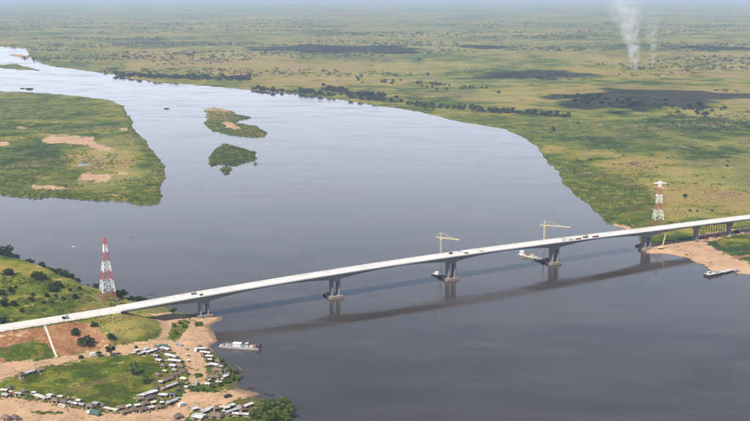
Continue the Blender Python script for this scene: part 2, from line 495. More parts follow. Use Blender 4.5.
# ------------------------------------------------------------------ the land: shorelines (traced on the water level), heights, soil masks
def W(pts): return [unproj(x, y, 0.0) for x, y in pts]
FAR_SHORE = [(-600, 36), (-300, 41), (-80, 45), (0, 46.5), (27, 49), (28, 54), (33, 60), (50, 66), (73, 69), (110, 74), (133, 79), (167, 83),
    (207, 86), (250, 90), (283, 92.5), (317, 96), (350, 101), (383, 106.5), (417, 111.5), (437, 116), (450, 120), (477, 124.5),
    (503, 128.7), (522, 137), (537, 146.5), (543, 154), (548.5, 163.6), (558, 171), (563.7, 184.5), (579, 198), (594, 211), (606, 221.5),
    (613, 226.5), (621, 228.6), (632, 231), (639, 236), (641, 241), (640, 247), (642, 250.7), (647, 254), (667, 254.5), (683, 257.4),
    (693, 261), (703, 265.3), (707, 268.5), (712, 271.7), (731, 271), (738, 274), (750, 274.5), (800, 280), (900, 296), (1100, 330), (1500, 420)]
POLY = {}
POLY['plain'] = W(FAR_SHORE) + [(9000, 300), (200000, 300), (200000, 200000), (-200000, 200000), (-200000, 8500)]
POLY['isle'] = W([(-600, 84), (-200, 88), (0, 91), (46, 93), (80, 96), (111, 100), (123.5, 106), (126.5, 114), (133, 120), (133, 129), (145, 140), (157.5, 157),
    (163.6, 166.5), (166.8, 179), (160.6, 186.5), (162, 196), (161, 204.5), (136, 205), (123.5, 201), (92.7, 200.5), (49.5, 197), (37, 199),
    (9, 196), (0, 195), (-200, 192), (-600, 186)])
POLY['bank'] = W([(-700, 262), (-300, 262), (-60, 264), (0, 269), (40, 277), (80, 287), (120, 296), (147, 301), (165, 304.5), (174, 310), (185, 313.5), (197, 314.5),
    (213, 315.5), (222.5, 317), (220, 320), (209, 326), (216, 332), (218, 341), (211, 346), (216, 353.6), (223, 359.6), (233, 367), (241, 376),
    (237.6, 385), (241, 389), (258, 393), (255, 396.5), (269, 401.6), (286, 402), (292, 409), (293, 421), (298, 450), (315, 520), (340, 640)]) + [(-20, 150), (-6000, 150), (-6000, 900)]
POLY['islet_a'] = W([(203, 123), (207, 119.5), (206, 113), (203, 109), (214, 108), (232, 110), (236, 114), (251, 116.6), (250, 118.6), (238, 120.5), (236, 123), (256, 125.5),
    (268, 133), (266, 136), (260, 137.5), (245, 137), (226, 134), (211, 130.5)])
POLY['islet_b'] = W([(208.5, 155), (215.6, 148), (225, 144), (237, 147), (256, 152), (256.5, 159), (246.5, 162), (237, 165.3), (218, 163.5), (211, 166), (208, 163)])
POLY['islet_c'] = W([(220, 170), (223, 166.6), (229, 166.6), (232, 170), (230, 174), (224, 174.5)])
POLY['bar'] = W([(-120, 63), (0, 64.5), (15, 63.5), (32, 67.5), (43, 71), (24, 70.3), (0, 68.3), (-120, 66)])
POLY['bar2'] = W([(6, 54.5), (20, 54), (30, 57), (27, 59), (17, 57)])
SPECKS = [(167, 108.3, 3.2), (30, 89.2, 4.2), (22, 88.4, 2.4), (198, 107, 1.6), (255.5, 164, 2.6)]
for i, (x, y, w) in enumerate(SPECKS):
    POLY['speck%d' % i] = W([(x + w * math.cos(a) * 1.0, y + w * 0.32 * math.sin(a)) for a in np.linspace(0, 2 * math.pi, 9)[:-1]])
REGIONS = list(POLY)

CTRL = [(-120, 262, 30), (-60, 262, 29), (5, 263, 25), (30, 269, 21.5), (60, 279, 16), (80, 287, 11.5), (105, 295, 8.5), (130, 301, 6), (150, 309, 4),
        (10, 300, 15), (50, 302, 12), (80, 306, 10), (-60, 305, 17), (-200, 300, 20), (150, 318, 3.5), (170, 330, 3.5), (205, 325, 1.6), (190, 350, 3.2), (130, 335, 4.5),
        (100, 345, 4.2), (60, 362, 4.0), (20, 350, 5.5), (-40, 360, 6.5), (150, 400, 3.0), (20, 410, 4.2), (230, 395, 1.3), (0, 375, 4.8), (60, 380, 3.2), (110, 380, 2.8),
        (215, 375, 2.0), (250, 412, 1.8), (150, 440, 3.0), (0, 480, 5.0), (-200, 400, 8), (-400, 350, 12), (240, 480, 2.0)]
CTRL_W = np.array([(*unproj(x, y, z), z) for x, y, z in CTRL])

def bank_base(x, y):
    num = np.zeros_like(x); den = np.zeros_like(x)
    for cx, cy, cz in CTRL_W:
        w = 1.0 / ((x - cx) ** 2 + (y - cy) ** 2 + 60.0) ** 1.7
        num += w * cz; den += w
    return num / den

def bridge_st(x, y):
    dx = x - BR0[0]; dy = y - BR0[1]
    return dx * BRD[0] + dy * BRD[1], dx * BRN[0] + dy * BRN[1]

POND = unproj(83.5, 164.5, 1.0)
def region_height(name, x, y, sd):
    """ground level; sd is the distance inland from the shore"""
    wob = np.minimum(np.hypot(x, y) * 0.0045, 24.0)
    sd = sd + (fbm(x / 26, y / 26, 3) - 0.5) * wob * 1.5 + (fbm(x / 7, y / 7, 5, 2) - 0.5) * 2.2
    under = np.clip(sd * 0.35, -4.0, 0.0)
    if name == 'bank':
        h = bank_base(x, y)
        z = h * sstep(sd, 0, 22) + (fbm(x / 14, y / 14, 9) - 0.5) * 1.2 * sstep(sd, 4, 25)
        s, t = bridge_st(x, y)
        top = deck_z(np.minimum(s, -80)) - 0.55
        slope = np.where(t > 0, 0.36, 0.5)
        dist = np.hypot(np.maximum(s + 84, 0), np.maximum(np.abs(t) - 9.6, 0))
        emb = top - dist * slope + (fbm(x / 9, y / 9, 21) - 0.5) * 0.9 * sstep(dist, 2, 12)
        z = np.where((s < 60), np.maximum(z, emb), z)
    elif name == 'plain':
        z = 2.4 * sstep(sd, 0, 14) + sstep(sd, 10, 200) * ((fbm(x / 160, y / 160, 31) - 0.4) * 2.6 + (fbm(x / 18, y / 18, 33, 3) - 0.5) * 0.9)
        s, t = bridge_st(x, y)
        top = deck_z(np.maximum(s, 1350)) - 0.55
        z = np.where(s > 1250, np.maximum(z, top - np.hypot(np.maximum(1350 - s, 0), np.maximum(np.abs(t) - 9.6, 0)) * 0.5), z)
    elif name == 'isle':
        z = 1.6 * sstep(sd, 0, 8) + sstep(sd, 3, 60) * (fbm(x / 60, y / 60, 41) - 0.35) * 2.4
        pd = np.hypot((x - POND[0]) / 1.0, (y - POND[1]) / 1.9)
        z = 0.75 + (z - 0.75) * sstep(pd, 9, 15)
    elif name.startswith('islet'):
        z = 1.6 * sstep(sd, 0, 8) + sstep(sd, 2, 14) * (fbm(x / 12, y / 12, 43) - 0.3) * 1.8
    elif name.startswith('speck'):
        z = 2.2 * sstep(sd, 0, 3)
    else:
        z = 0.7 * sstep(sd, 0, 12) + sstep(sd, 2, 14) * (fbm(x / 12, y / 12, 43) - 0.4) * 0.6
    return np.where(sd < 0, under, z)

def terrain_z(x, y):
    x = np.atleast_1d(np.asarray(x, float)); y = np.atleast_1d(np.asarray(y, float))
    best = np.full(x.shape, -4.0); reg = np.zeros(x.shape, int)
    for k, nm in enumerate(REGIONS):
        P = np.array(POLY[nm])
        mg = 60.0
        sel = (x > P[:, 0].min() - mg) & (x < P[:, 0].max() + mg) & (y > P[:, 1].min() - mg) & (y < P[:, 1].max() + mg)
        if not sel.any(): continue
        xs, ys = x[sel], y[sel]
        z = region_height(nm, xs, ys, sdf(xs, ys, POLY[nm]))
        b = best[sel]; r = reg[sel]
        up = z > b
        b[up] = z[up]; r[up] = k
        best[sel] = b; reg[sel] = r
    return best, reg

def ground_pts(px, py):
    """the places on the ground that the given photo pixels show"""
    px = np.atleast_1d(np.asarray(px, float)); py = np.atleast_1d(np.asarray(py, float))
    z = np.zeros(px.shape)
    for _ in range(14):
        x, y = unproj(px, py, z)
        zn, _r = terrain_z(x, y)
        z = 0.5 * z + 0.5 * np.maximum(zn, 0.0)
    return x, y, z
def ground(px, py):
    x, y, z = ground_pts(px, py)
    return Vector((float(x[0]), float(y[0]), float(z[0])))

# soil: outlines of sand, track, red earth and lush grass, by where the photo shows them
SAND = [  # (outline, edge softness in px)
    ([(0, 364), (24, 361), (65, 356), (96, 349), (125, 345), (153.6, 339), (162, 331), (158, 320), (150, 314), (168, 313), (183, 317), (200, 318), (225, 316), (222, 322), (212, 326),
      (219, 333), (220, 341), (212, 346), (215, 352), (207, 350), (200, 346), (205, 360), (209, 372), (207, 381), (199, 388), (207, 393), (241, 387.5), (260, 393.6), (255, 397),
      (235, 400.4), (211, 407.6), (190, 413), (184, 425), (100, 460), (-60, 460), (-60, 397), (0, 398), (29, 400), (60, 406), (89, 411), (120, 415), (161, 409), (178, 402), (185, 392),
      (187, 380), (187, 366), (182, 356), (168, 351), (144, 352), (120, 354), (94, 357), (60, 364), (24, 373), (0, 381), (-60, 390), (-60, 372)], 2.0),
    ([(641, 250), (647, 255), (683, 258), (705, 267), (712, 272.5), (750, 275.5), (800, 281), (800, 270), (750, 263), (733, 258), (718, 250.5), (709, 244), (701, 240.7), (680, 240.5), (655, 243), (640, 244)], 1.8),
    ([(615, 224.5), (622, 224.5), (632, 228), (636, 231), (622, 229.5), (613, 227)], 0.6),
    ([(690, 236), (735, 229), (760, 226), (760, 230), (728, 237), (700, 241)], 1.2),
    ([(41.7, 138.6), (52.5, 135), (92.6, 137), (95.7, 143), (115.7, 149.5), (102, 151.6), (86.4, 145), (43, 143)], 1.2),
    ([(83, 172.6), (111, 175.7), (108, 182), (77, 180)], 1.6), ([(32, 185), (71, 188), (62, 190.5), (34, 188.6)], 1.2),
    ([(0, 141), (10, 143), (4, 146), (0, 145)], 1), ([(18.5, 126), (26, 128), (24, 129.5), (18, 128)], 1),
    ([(222, 122.5), (229, 122), (237, 125.5), (241, 128.5), (236, 130), (227, 127)], 1.4), ([(203, 108.6), (230, 109.3), (236, 111.2), (228, 111.4), (206, 110.2)], 0.8),
    ([(7, 54), (20, 53.5), (30, 57), (26, 59)], 1.0),
    ([(118, 172), (128, 172.5), (127, 175), (119, 174.5)], 1.0), ([(120, 128), (128, 128), (126, 130.5), (119, 130)], 1.2),
    ([(655, 186), (664, 187), (672, 189.5), (660, 189.2)], 0.6),
]
GREEN_IN_SAND = [([(168, 338), (171, 324), (182, 319.5), (191, 322), (184, 333), (174, 342)], 1.2), ([(188, 386), (204, 386), (208, 391), (197, 393), (189, 392)], 1.2), ([(196, 374), (203, 374), (203, 377), (196, 377)], 1.0),
    ([(196, 322), (204, 322), (203, 326), (195, 327)], 1.0), ([(30, 410), (70, 411), (60, 414), (28, 413)], 1.6)]
RED = [([(-40, 336), (0, 332), (40, 327), (75, 321), (92, 322), (103, 334), (111, 343), (98, 349.5), (75, 353), (66, 357), (55, 352), (44, 343), (30, 342), (15, 345), (0, 348), (-40, 352)], 1.4),
       ([(700, 236), (720, 233), (733, 233), (722, 239), (706, 241)], 1.0), ([(-10, 357), (4, 358), (10, 364), (-10, 366)], 1.2),
       ([(728, 259), (735, 255), (750, 255), (750, 257), (740, 259)], 0.8)]
LUSH = [([(548, 163), (560, 160), (585, 166), (625, 177), (648, 190), (654, 205), (652, 224), (625, 228), (606, 222), (594, 212), (579, 199), (563, 185)], 3.0),
        ([(440, 116), (480, 115), (540, 119), (600, 121), (640, 126), (620, 133), (560, 134), (520, 134), (480, 127)], 4.0),
        ([(712, 238), (728, 234.5), (770, 236), (770, 246), (742, 245), (722, 246)], 1.5),
        ([(-60, 308), (0, 305), (40, 300), (75, 303), (100, 304), (98, 312), (60, 319), (0, 326), (-60, 332)], 2.0),
        ([(-60, 385), (0, 379), (60, 362), (120, 354), (165, 356), (185, 362), (186, 385), (165, 396), (140, 406), (100, 411), (60, 404), (0, 395), (-60, 394)], 2.0),
        ([(207, 352), (216, 356), (240, 374), (238, 388), (222, 392), (205, 392), (208, 380), (212, 372)], 1.5),
        ([(186, 424), (200, 411), (215, 406), (238, 400), (258, 396), (290, 402), (296, 424)], 1.5),
        ([(172, 322), (183, 320), (190, 324), (182, 336), (172, 340), (167, 336)], 1.2),
        ([(0, 343), (20, 344), (42, 346), (50, 355), (38, 361), (10, 363), (0, 360)], 2.0),
        ([(100, 345), (112, 336), (135, 340), (160, 330), (164, 333), (150, 341), (120, 347)], 2.0),
        ([(0, 104), (60, 103), (100, 106), (100, 110), (40, 112), (0, 118)], 5.0), ([(0, 172), (40, 172), (76, 174), (78, 184), (60, 186), (0, 184)], 3.0),
        ([(100, 188), (160, 178), (168, 182), (165, 206), (0, 202), (0, 190), (60, 192)], 3.0), ([(125, 104), (136, 120), (168, 170), (160, 176), (130, 134)], 3.0),
        ([(200, 118), (270, 128), (270, 140), (200, 134)], 2.0), ([(200, 142), (260, 142), (260, 180), (200, 180)], 2.0)]
DRY = [([(548, 148), (640, 150), (720, 176), (760, 200), (760, 222), (660, 226), (655, 200), (640, 186), (600, 172), (560, 160)], 6, 0.34),
       ([(-60, 255), (0, 256), (40, 266), (80, 282), (60, 300), (0, 303), (-60, 300)], 3, 0.20),
       ([(95, 315), (145, 313), (150, 320), (163, 328), (140, 338), (110, 332)], 2, 0.28),
       ([(480, 90), (520, 84), (760, 84), (760, 116), (600, 112), (500, 106)], 6, 0.22),
       ([(120, 88), (130, 52), (330, 60), (420, 80), (300, 88), (180, 70)], 5, 0.24),
       ([(560, 52), (760, 52), (760, 78), (560, 78)], 6, 0.15),
       ([(60, 150), (130, 150), (140, 176), (70, 170)], 5, 0.30),
       ([(60, 374), (100, 368), (120, 380), (70, 390)], 6, 0.15)]
WOOD = [([(90, 38), (250, 40), (262, 45), (160, 50), (100, 46)], 3, 0.55), ([(110, 72), (160, 71), (250, 74), (250, 79), (180, 80), (118, 77)], 1.5, 0.4),
        ([(350, 30), (420, 34), (430, 40), (360, 42)], 3, 0.35), ([(500, 46), (560, 48), (640, 52), (760, 56), (760, 66), (620, 60), (500, 52)], 3, 0.45),
        ([(-60, 20), (760, 18), (760, 30), (400, 32), (-60, 34)], 6, 0.28), ([(560, 92), (740, 90), (735, 106), (640, 112), (570, 104)], 4, 0.22)]

def poly_mask(px, py, outline, soft):
    P = np.array(outline, float); r = np.zeros(px.shape)
    m = soft * 3
    sel = (px > P[:, 0].min() - m) & (px < P[:, 0].max() + m) & (py > P[:, 1].min() - m) & (py < P[:, 1].max() + m)
    if sel.any():
        r[sel] = sstep(sdf(px[sel], py[sel], outline), -soft, soft)
    return r

def build_land():
    inv = np.linspace(1 / 400.0, 1 / 2600.0, 560)
    inv = np.concatenate([inv, np.geomspace(1 / 2600.0, 1 / 62000.0, 250)[1:]])
    Y = 1.0 / inv
    u = np.concatenate([np.linspace(-0.9, -0.40, 50)[:-1], np.linspace(-0.40, 0.40, 900), np.linspace(0.40, 0.9, 50)[1:]])
    nc, nr = len(u), len(Y)
    XX = u[None, :] * (Y[:, None] + 60.0); YY = np.repeat(Y[:, None], nc, 1)
    x = XX.ravel(); y = YY.ravel()
    z, reg = terrain_z(x, y)
    px, py = proj(x, y, np.maximum(z, 0))
    red = np.zeros(x.shape); sand = red.copy(); lush = red.copy(); wood = red.copy(); dry = np.full(x.shape, 0.36)
    jx = px + (fbm(x / 15, y / 15, 51) - 0.5) * 5; jy = py + (fbm(x / 15, y / 15, 52) - 0.5) * 2.4
    for o, s_ in SAND: sand = np.maximum(sand, poly_mask(jx, jy, o, s_ * 2.0))
    sand = np.maximum(sand, 0.36 * poly_mask(jx, jy, [(-40, 337), (0, 334), (38, 329), (47, 342), (30, 342), (0, 348), (-40, 352)], 3.0))
    for o, s_ in GREEN_IN_SAND: sand = sand * (1 - poly_mask(jx, jy, o, s_ * 2.0))
    for o, s_ in RED: red = np.maximum(red, poly_mask(jx, jy, o, s_))
    for o, s_ in LUSH: lush = np.maximum(lush, poly_mask(jx, jy, o, s_ * 2.2))
    for o, s_, a in DRY: dry = np.maximum(dry, 0.36 + a * poly_mask(jx, jy, o, s_ * 1.5))
    for o, s_, a in WOOD: wood = np.maximum(wood, a * poly_mask(jx, jy, o, s_ * 1.5))
    dry = dry + 0.12 * sstep(y, 1900, 4500)
    far = sstep(y, 1300, 2000) * (1 - 0.4 * sstep(y, 9000, 16000))
    wood = np.maximum(wood, 0.30 * sstep(y, 4500, 9000))
    idx = np.arange(nr * nc).reshape(nr, nc)
    quad = np.stack([idx[:-1, :-1], idx[:-1, 1:], idx[1:, 1:], idx[1:, :-1]], -1).reshape(-1, 4)
    zq = z[quad].max(1)
    top = np.argmax(z[quad], 1); rq = reg[quad[np.arange(len(quad)), top]]
    meta = {'plain': ('ground', 'flat green and tan floodplain stretching from the far bank to the hazy horizon'),
            'isle': ('river_island', 'large low green river island with sand patches at the left edge'),
            'bank': ('river_bank', 'near river bank with grassy hill, red embankment and sandy tracks'),
            'islet_a': ('islet', 'long grassy islet with a pale sand spit in mid river'),
            'islet_b': ('islet', 'rounded thick green reed islet in mid river'),
            'islet_c': ('islet', 'smallest round reed islet just below the rounded green islet'),
            'bar': ('sandbar', 'thin green grassy bar in the upper river at the left edge'),
            'bar2': ('sandbar', 'pale sandbar beside the bend of the far bank, upper left')}
    speck_lab = ['lone dark speck of reeds in open water right of the large island', 'larger dark reed clump above the large island, upper left',
                 'smaller dark reed clump above the large island, upper left', 'dark dot of reeds off the tip of the long islet',
                 'tiny green reed tuft right of the smallest islet']
    land = {}
    for k, nm in enumerate(REGIONS):
        q = quad[(zq > -2.5) & (rq == k)]
        if len(q) == 0: continue
        used, invx = np.unique(q, return_inverse=True); qq = invx.reshape(-1, 4)
        name, lab = meta[nm] if nm in meta else ('reed_clump', speck_lab[int(nm[-1])])
        me = bpy.data.meshes.new(name)
        me.vertices.add(len(used)); me.vertices.foreach_set('co', np.stack([x[used], y[used], z[used]], -1).astype(np.float32).ravel())
        me.loops.add(len(qq) * 4); me.loops.foreach_set('vertex_index', qq.astype(np.int32).ravel())
        me.polygons.add(len(qq)); me.polygons.foreach_set('loop_start', np.arange(0, len(qq) * 4, 4, dtype=np.int32))
        me.polygons.foreach_set('use_smooth', np.ones(len(qq), bool))
        me.update(calc_edges=True)
        for an, ch in (('mask_a', (sand, lush, red)), ('mask_b', (wood, dry, far))):
            at = me.attributes.new(an, 'FLOAT_COLOR', 'POINT')
            c = np.ones((len(used), 4), np.float32)
            for i in range(3): c[:, i] = ch[i][used]
            at.data.foreach_set('color', c.ravel())
        me.materials.append(MATS['leaf_dark' if nm.startswith('speck') else 'ground'])
        o = link(name, me)
        tag(o, lab, 'reeds' if nm.startswith('speck') else name.replace('_', ' '), kind='structure' if not nm.startswith('speck') else None)
        land[nm] = o
    return land
LAND = build_land()

wm = MB(); wm.add([(-14000, 100, 0), (14000, 100, 0), (14000, 14000, 0), (-14000, 14000, 0)], [(0, 1, 2, 3)])
tag(wm.build('river', 'water'), 'wide calm grey river crossed by the concrete bridge', 'river', kind='structure')

pm = MB(); pr = [(POND[0] + 11 * (1 + 0.2 * math.sin(3 * a)) * math.cos(a), POND[1] + 20 * (1 + 0.15 * math.cos(2 * a)) * math.sin(a), 0.95) for a in np.linspace(0, 2 * math.pi, 29)[:-1]]
pm.add(pr, [tuple(range(28))])
tag(pm.build('pond', 'water'), 'small blue-grey pond beside sand patches on the large left island', 'pond', kind='structure')

# haze: one closed box of even, pale air round the camera and all the land
hm, hnt = mk('haze_air'); hn = N(hnt)
hv = hn.new('ShaderNodeVolumePrincipled')
hv.inputs['Color'].default_value = (0.56, 0.71, 0.97, 1)
hv.inputs['Density'].default_value = HAZE_DENSITY
hv.inputs['Anisotropy'].default_value = 0.0
hn.out(hv.outputs[0], 'Volume'); MATS['haze_air'] = hm
hb = MB(); hb.box((0, 32000, 225), (116000, 68000, 460))
tag(hb.build('haze', 'haze_air'), 'pale blue haze lying over the whole river plain', 'haze', kind='stuff')

# ------------------------------------------------------------------ the bridge
PIERS = [0, 137.5, 275, 412.5, 550]
APPROACH = [630, 686, 742, 798, 854]
JOINTS = [-80] + PIERS + APPROACH
def girder_depth(s):
    s = float(s)
    if s >= 630: return 2.8
    if s <= 0: a, b = -80.0, 0.0; u = (s - a) / (b - a); return 2.7 + 4.4 * u ** 2
    if s >= 550: u = (630 - s) / 80.0; return 2.7 + 4.4 * u ** 2
    k = (s / 137.5) % 1.0
    u = abs(k - 0.5) * 2
    return 2.7 + 4.4 * u ** 2

bridge = empty('bridge', bridge_pt(0, 0, 0), BR_ANG)
tag(bridge, 'long pale concrete girder bridge arching across the wide river', 'bridge')
# local frame of the bridge: x = s, y = -t (t towards the camera), z up
for i in range(len(JOINTS) - 1):
    a, b = JOINTS[i] + 0.05, JOINTS[i + 1] - 0.05
    ss = np.linspace(a, b, 15 if b - a > 100 else 9)
    rings = []
    for s in ss:
        z = float(deck_z(s)); D = girder_depth(s)
        rings.append([(s, -8.5, z), (s, 8.5, z), (s, 8.5, z - 0.32), (s, 4.5, z - 0.75), (s, 3.7, z - D), (s, -3.7, z - D), (s, -4.5, z - 0.75), (s, -8.5, z - 0.32)])
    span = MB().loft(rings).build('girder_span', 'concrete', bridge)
    for y0, y1, h, nm, mt in ((-6.7, 6.7, 0.10, 'carriageway', 'deck_concrete'), (-8.15, -6.72, 0.25, 'footway', 'deck_concrete'), (6.72, 8.15, 0.25, 'footway', 'deck_concrete'),
                              (-8.55, -8.17, 1.05, 'parapet', 'deck_concrete'), (8.17, 8.55, 1.05, 'parapet', 'deck_concrete')):
        rg = [[(s, y0, float(deck_z(s)) + 0.004), (s, y1, float(deck_z(s)) + 0.004), (s, y1, float(deck_z(s)) + h), (s, y0, float(deck_z(s)) + h)] for s in ss]
        MB().loft(rg).build(nm, mt, span)
for s in PIERS:
    gx, gy, _ = bridge_pt(s, 0, 0)
    p = empty('pier', (s, 0, 0)); p.parent = bridge
    soff = float(deck_z(s)) - 7.1
    capz = 2.6 if s not in (0, 550) else 3.4
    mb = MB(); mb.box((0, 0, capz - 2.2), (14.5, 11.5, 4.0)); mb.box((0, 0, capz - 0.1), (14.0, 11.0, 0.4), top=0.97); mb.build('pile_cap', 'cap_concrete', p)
    for d in (-3.7, 3.7):
        mb = MB()
        rings = []
        for zz, w, th in ((capz, 3.9, 1.05), (capz + 1.2, 3.7, 0.95), (soff + 0.1, 3.7, 0.95)):
            c = 0.35
            rings.append([(d - th, -w + c, zz), (d - th + c, -w, zz), (d + th - c, -w, zz), (d + th, -w + c, zz), (d + th, w - c, zz), (d + th - c, w, zz), (d - th + c, w, zz), (d - th, w - c, zz)])
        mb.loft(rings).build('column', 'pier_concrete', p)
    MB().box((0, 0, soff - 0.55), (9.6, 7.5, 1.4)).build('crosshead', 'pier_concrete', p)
    for k in range(4):
        for j in (-1, 1):
            MB().tube([(-5.4 + 3.6 * k, j * 4.6, -4), (-5.4 + 3.6 * k, j * 4.6, capz - 4.1)], [0.8, 0.8], 8).build('pile', 'cap_concrete', p)
for s in APPROACH:
    gx, gy, _ = bridge_pt(s, 0, 0)
    g = float(terrain_z(gx, gy)[0][0])
    p = empty('pier', (s, 0, 0)); p.parent = bridge
    soff = float(deck_z(s)) - 2.8
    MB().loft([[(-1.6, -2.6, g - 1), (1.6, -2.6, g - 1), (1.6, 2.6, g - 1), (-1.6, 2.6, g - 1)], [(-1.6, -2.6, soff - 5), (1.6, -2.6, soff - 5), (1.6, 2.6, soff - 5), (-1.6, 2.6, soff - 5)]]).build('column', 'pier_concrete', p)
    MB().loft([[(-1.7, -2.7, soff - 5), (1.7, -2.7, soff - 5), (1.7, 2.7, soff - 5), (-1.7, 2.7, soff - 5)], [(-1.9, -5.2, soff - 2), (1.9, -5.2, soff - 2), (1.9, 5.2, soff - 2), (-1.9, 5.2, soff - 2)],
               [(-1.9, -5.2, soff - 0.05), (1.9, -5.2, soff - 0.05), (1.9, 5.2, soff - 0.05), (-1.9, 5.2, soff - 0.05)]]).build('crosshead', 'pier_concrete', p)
    MB().box((0, 0, g + 0.2), (6.5, 8.5, 1.8)).build('pile_cap', 'cap_concrete', p)
az = float(deck_z(-80))
ab = MB(); ab.box((-81.5, 0, az - 5.2), (3.0, 14.0, 9.6)); ab.box((-84, 7.6, az - 3.0), (8.0, 0.7, 5.4)); ab.box((-84, -7.6, az - 3.0), (8.0, 0.7, 5.4))
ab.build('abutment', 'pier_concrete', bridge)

# approach road on the embankment, left of the bridge
ss = np.linspace(-80.1, -880, 60)
rg = []
for s in ss:
    z = float(deck_z(s)); p = []
    for t, h in ((-8.4, 0.0), (8.4, 0.0), (9.2, -0.9), (-9.2, -0.9)): p.append(bridge_pt(s, t, z + h))
    rg.append(p)
tag(MB().loft(rg).build('road', 'road_gravel'), 'pale unpaved approach road on the embankment left of the bridge', 'road', kind='structure')
for t0, nm in ((8.0, 0), (-8.0, 1)):
    mb = MB(); rg = []
    for s in ss:
        z = float(deck_z(s)) + 0.004
        rg.append([bridge_pt(s, t0 - 0.2, z), bridge_pt(s, t0 + 0.2, z), bridge_pt(s, t0 + 0.2, z + 0.35), bridge_pt(s, t0 - 0.2, z + 0.35)])
    tag(mb.loft(rg).build('kerb', 'road_gravel'), 'low kerb on the %s side of the pale approach road' % ('near' if nm == 0 else 'river'), 'kerb', kind='structure')

# concrete drain down the red slope
pa = []
for t in np.linspace(9.4, 56, 24):
    x, y, _ = bridge_pt(-147, t, 0)
    pa.append((x, y, float(terrain_z(x, y)[0][0])))
rg = [[(x - BRD[0] * 0.9, y - BRD[1] * 0.9, z + 0.35), (x + BRD[0] * 0.9, y + BRD[1] * 0.9, z + 0.35), (x + BRD[0] * 0.9, y + BRD[1] * 0.9, z - 0.6), (x - BRD[0] * 0.9, y - BRD[1] * 0.9, z - 0.6)] for x, y, z in pa]
tag(MB().loft(rg).build('drain_channel', 'pale_concrete'), 'straight pale concrete drain running down the red embankment slope', 'drain')

# ------------------------------------------------------------------ clouds over the plain (they cast the dark patches) and smoke
cm, cnt = mk('cloud_white'); cn = N(cnt)
cd_ = cn.new('ShaderNodeBsdfDiffuse'); cd_.inputs[0].default_value = (0.85, 0.85, 0.86, 1)
ct_ = cn.new('ShaderNodeBsdfTranslucent'); ct_.inputs[0].default_value = (0.85, 0.85, 0.86, 1)
cx_ = cn.new('ShaderNodeMixShader'); cx_.inputs[0].default_value = 0.3
cn.link(cd_.outputs[0], cx_.inputs[1]); cn.link(ct_.outputs[0], cx_.inputs[2]); cn.out(cx_.outputs[0]); MATS['cloud_white'] = cm
_ico = bmesh.new(); bmesh.ops.create_icosphere(_ico, subdivisions=2, radius=1.0)
ICO_V = np.array([v.co[:] for v in _ico.verts]); ICO_F = [tuple(v.index for v in f.verts) for f in _ico.faces]; _ico.free()
CLOUDS = [  # shadow patches on the plain: centre px, half-width px, half-height px, label
    (640, 99, 122, 13, 'largest flat-based white cloud high over the right of the plain'),
    (532, 75, 60, 6.5, 'small white cloud high over the right middle of the plain'),
    (335, 49, 92, 5.5, 'long white cloud high over the middle of the far plain'),
    (715, 48, 44, 2.8, 'far white cloud high over the right edge of the plain'),
    (480, 47, 30, 2.4, 'far small white cloud right of the long white cloud')]
for k, (px, py, hw, hh, lab) in enumerate(CLOUDS):
    cz = 2500.0
    gx, gy = unproj(px, py, 2.0)
    hx = hw * gy / FPX; hy = abs(unproj(px, py - hh, 2.0)[1] - unproj(px, py + hh, 2.0)[1]) / 2
    off = TO_SUN * (cz / TO_SUN.z)
    r = random.Random(100 + k); mb = MB()
    for i in range(220):
        a = r.random() * 2 * math.pi; q = math.sqrt(r.random())
        rr = (1.0 - 0.80 * q) * 0.30 + 0.03
        wob = 0.72 + 0.22 * math.sin(2 * a + k) + 0.16 * math.sin(5 * a + 2.3 * k) + 0.14 * math.sin(9 * a + k)
        qq = q * wob
        sx, sy = hx * rr * 0.75, hy * rr * 0.9
        sz = min(sx, sy) * 0.5 + 14
        c = (qq * math.cos(a) * hx, qq * math.sin(a) * hy, (1 - q) * min(hx, hy) * 0.30 + r.random() * 20)
        v = ICO_V * np.array([sx, sy, sz]) * (1 + 0.12 * (vnoise(ICO_V[:, 0] * 3 + i, ICO_V[:, 1] * 3 - i, 7) - 0.5))[:, None] + np.array(c)
        v[:, 2] = np.maximum(v[:, 2], -10)
        mb.add(v.tolist(), ICO_F)
    o = mb.build('cloud', 'cloud_white', None, smooth=True)
    o.location = (gx + off.x, gy + off.y, cz)
    tag(o, lab, 'cloud', 'scattered clouds above the plain', kind='structure')

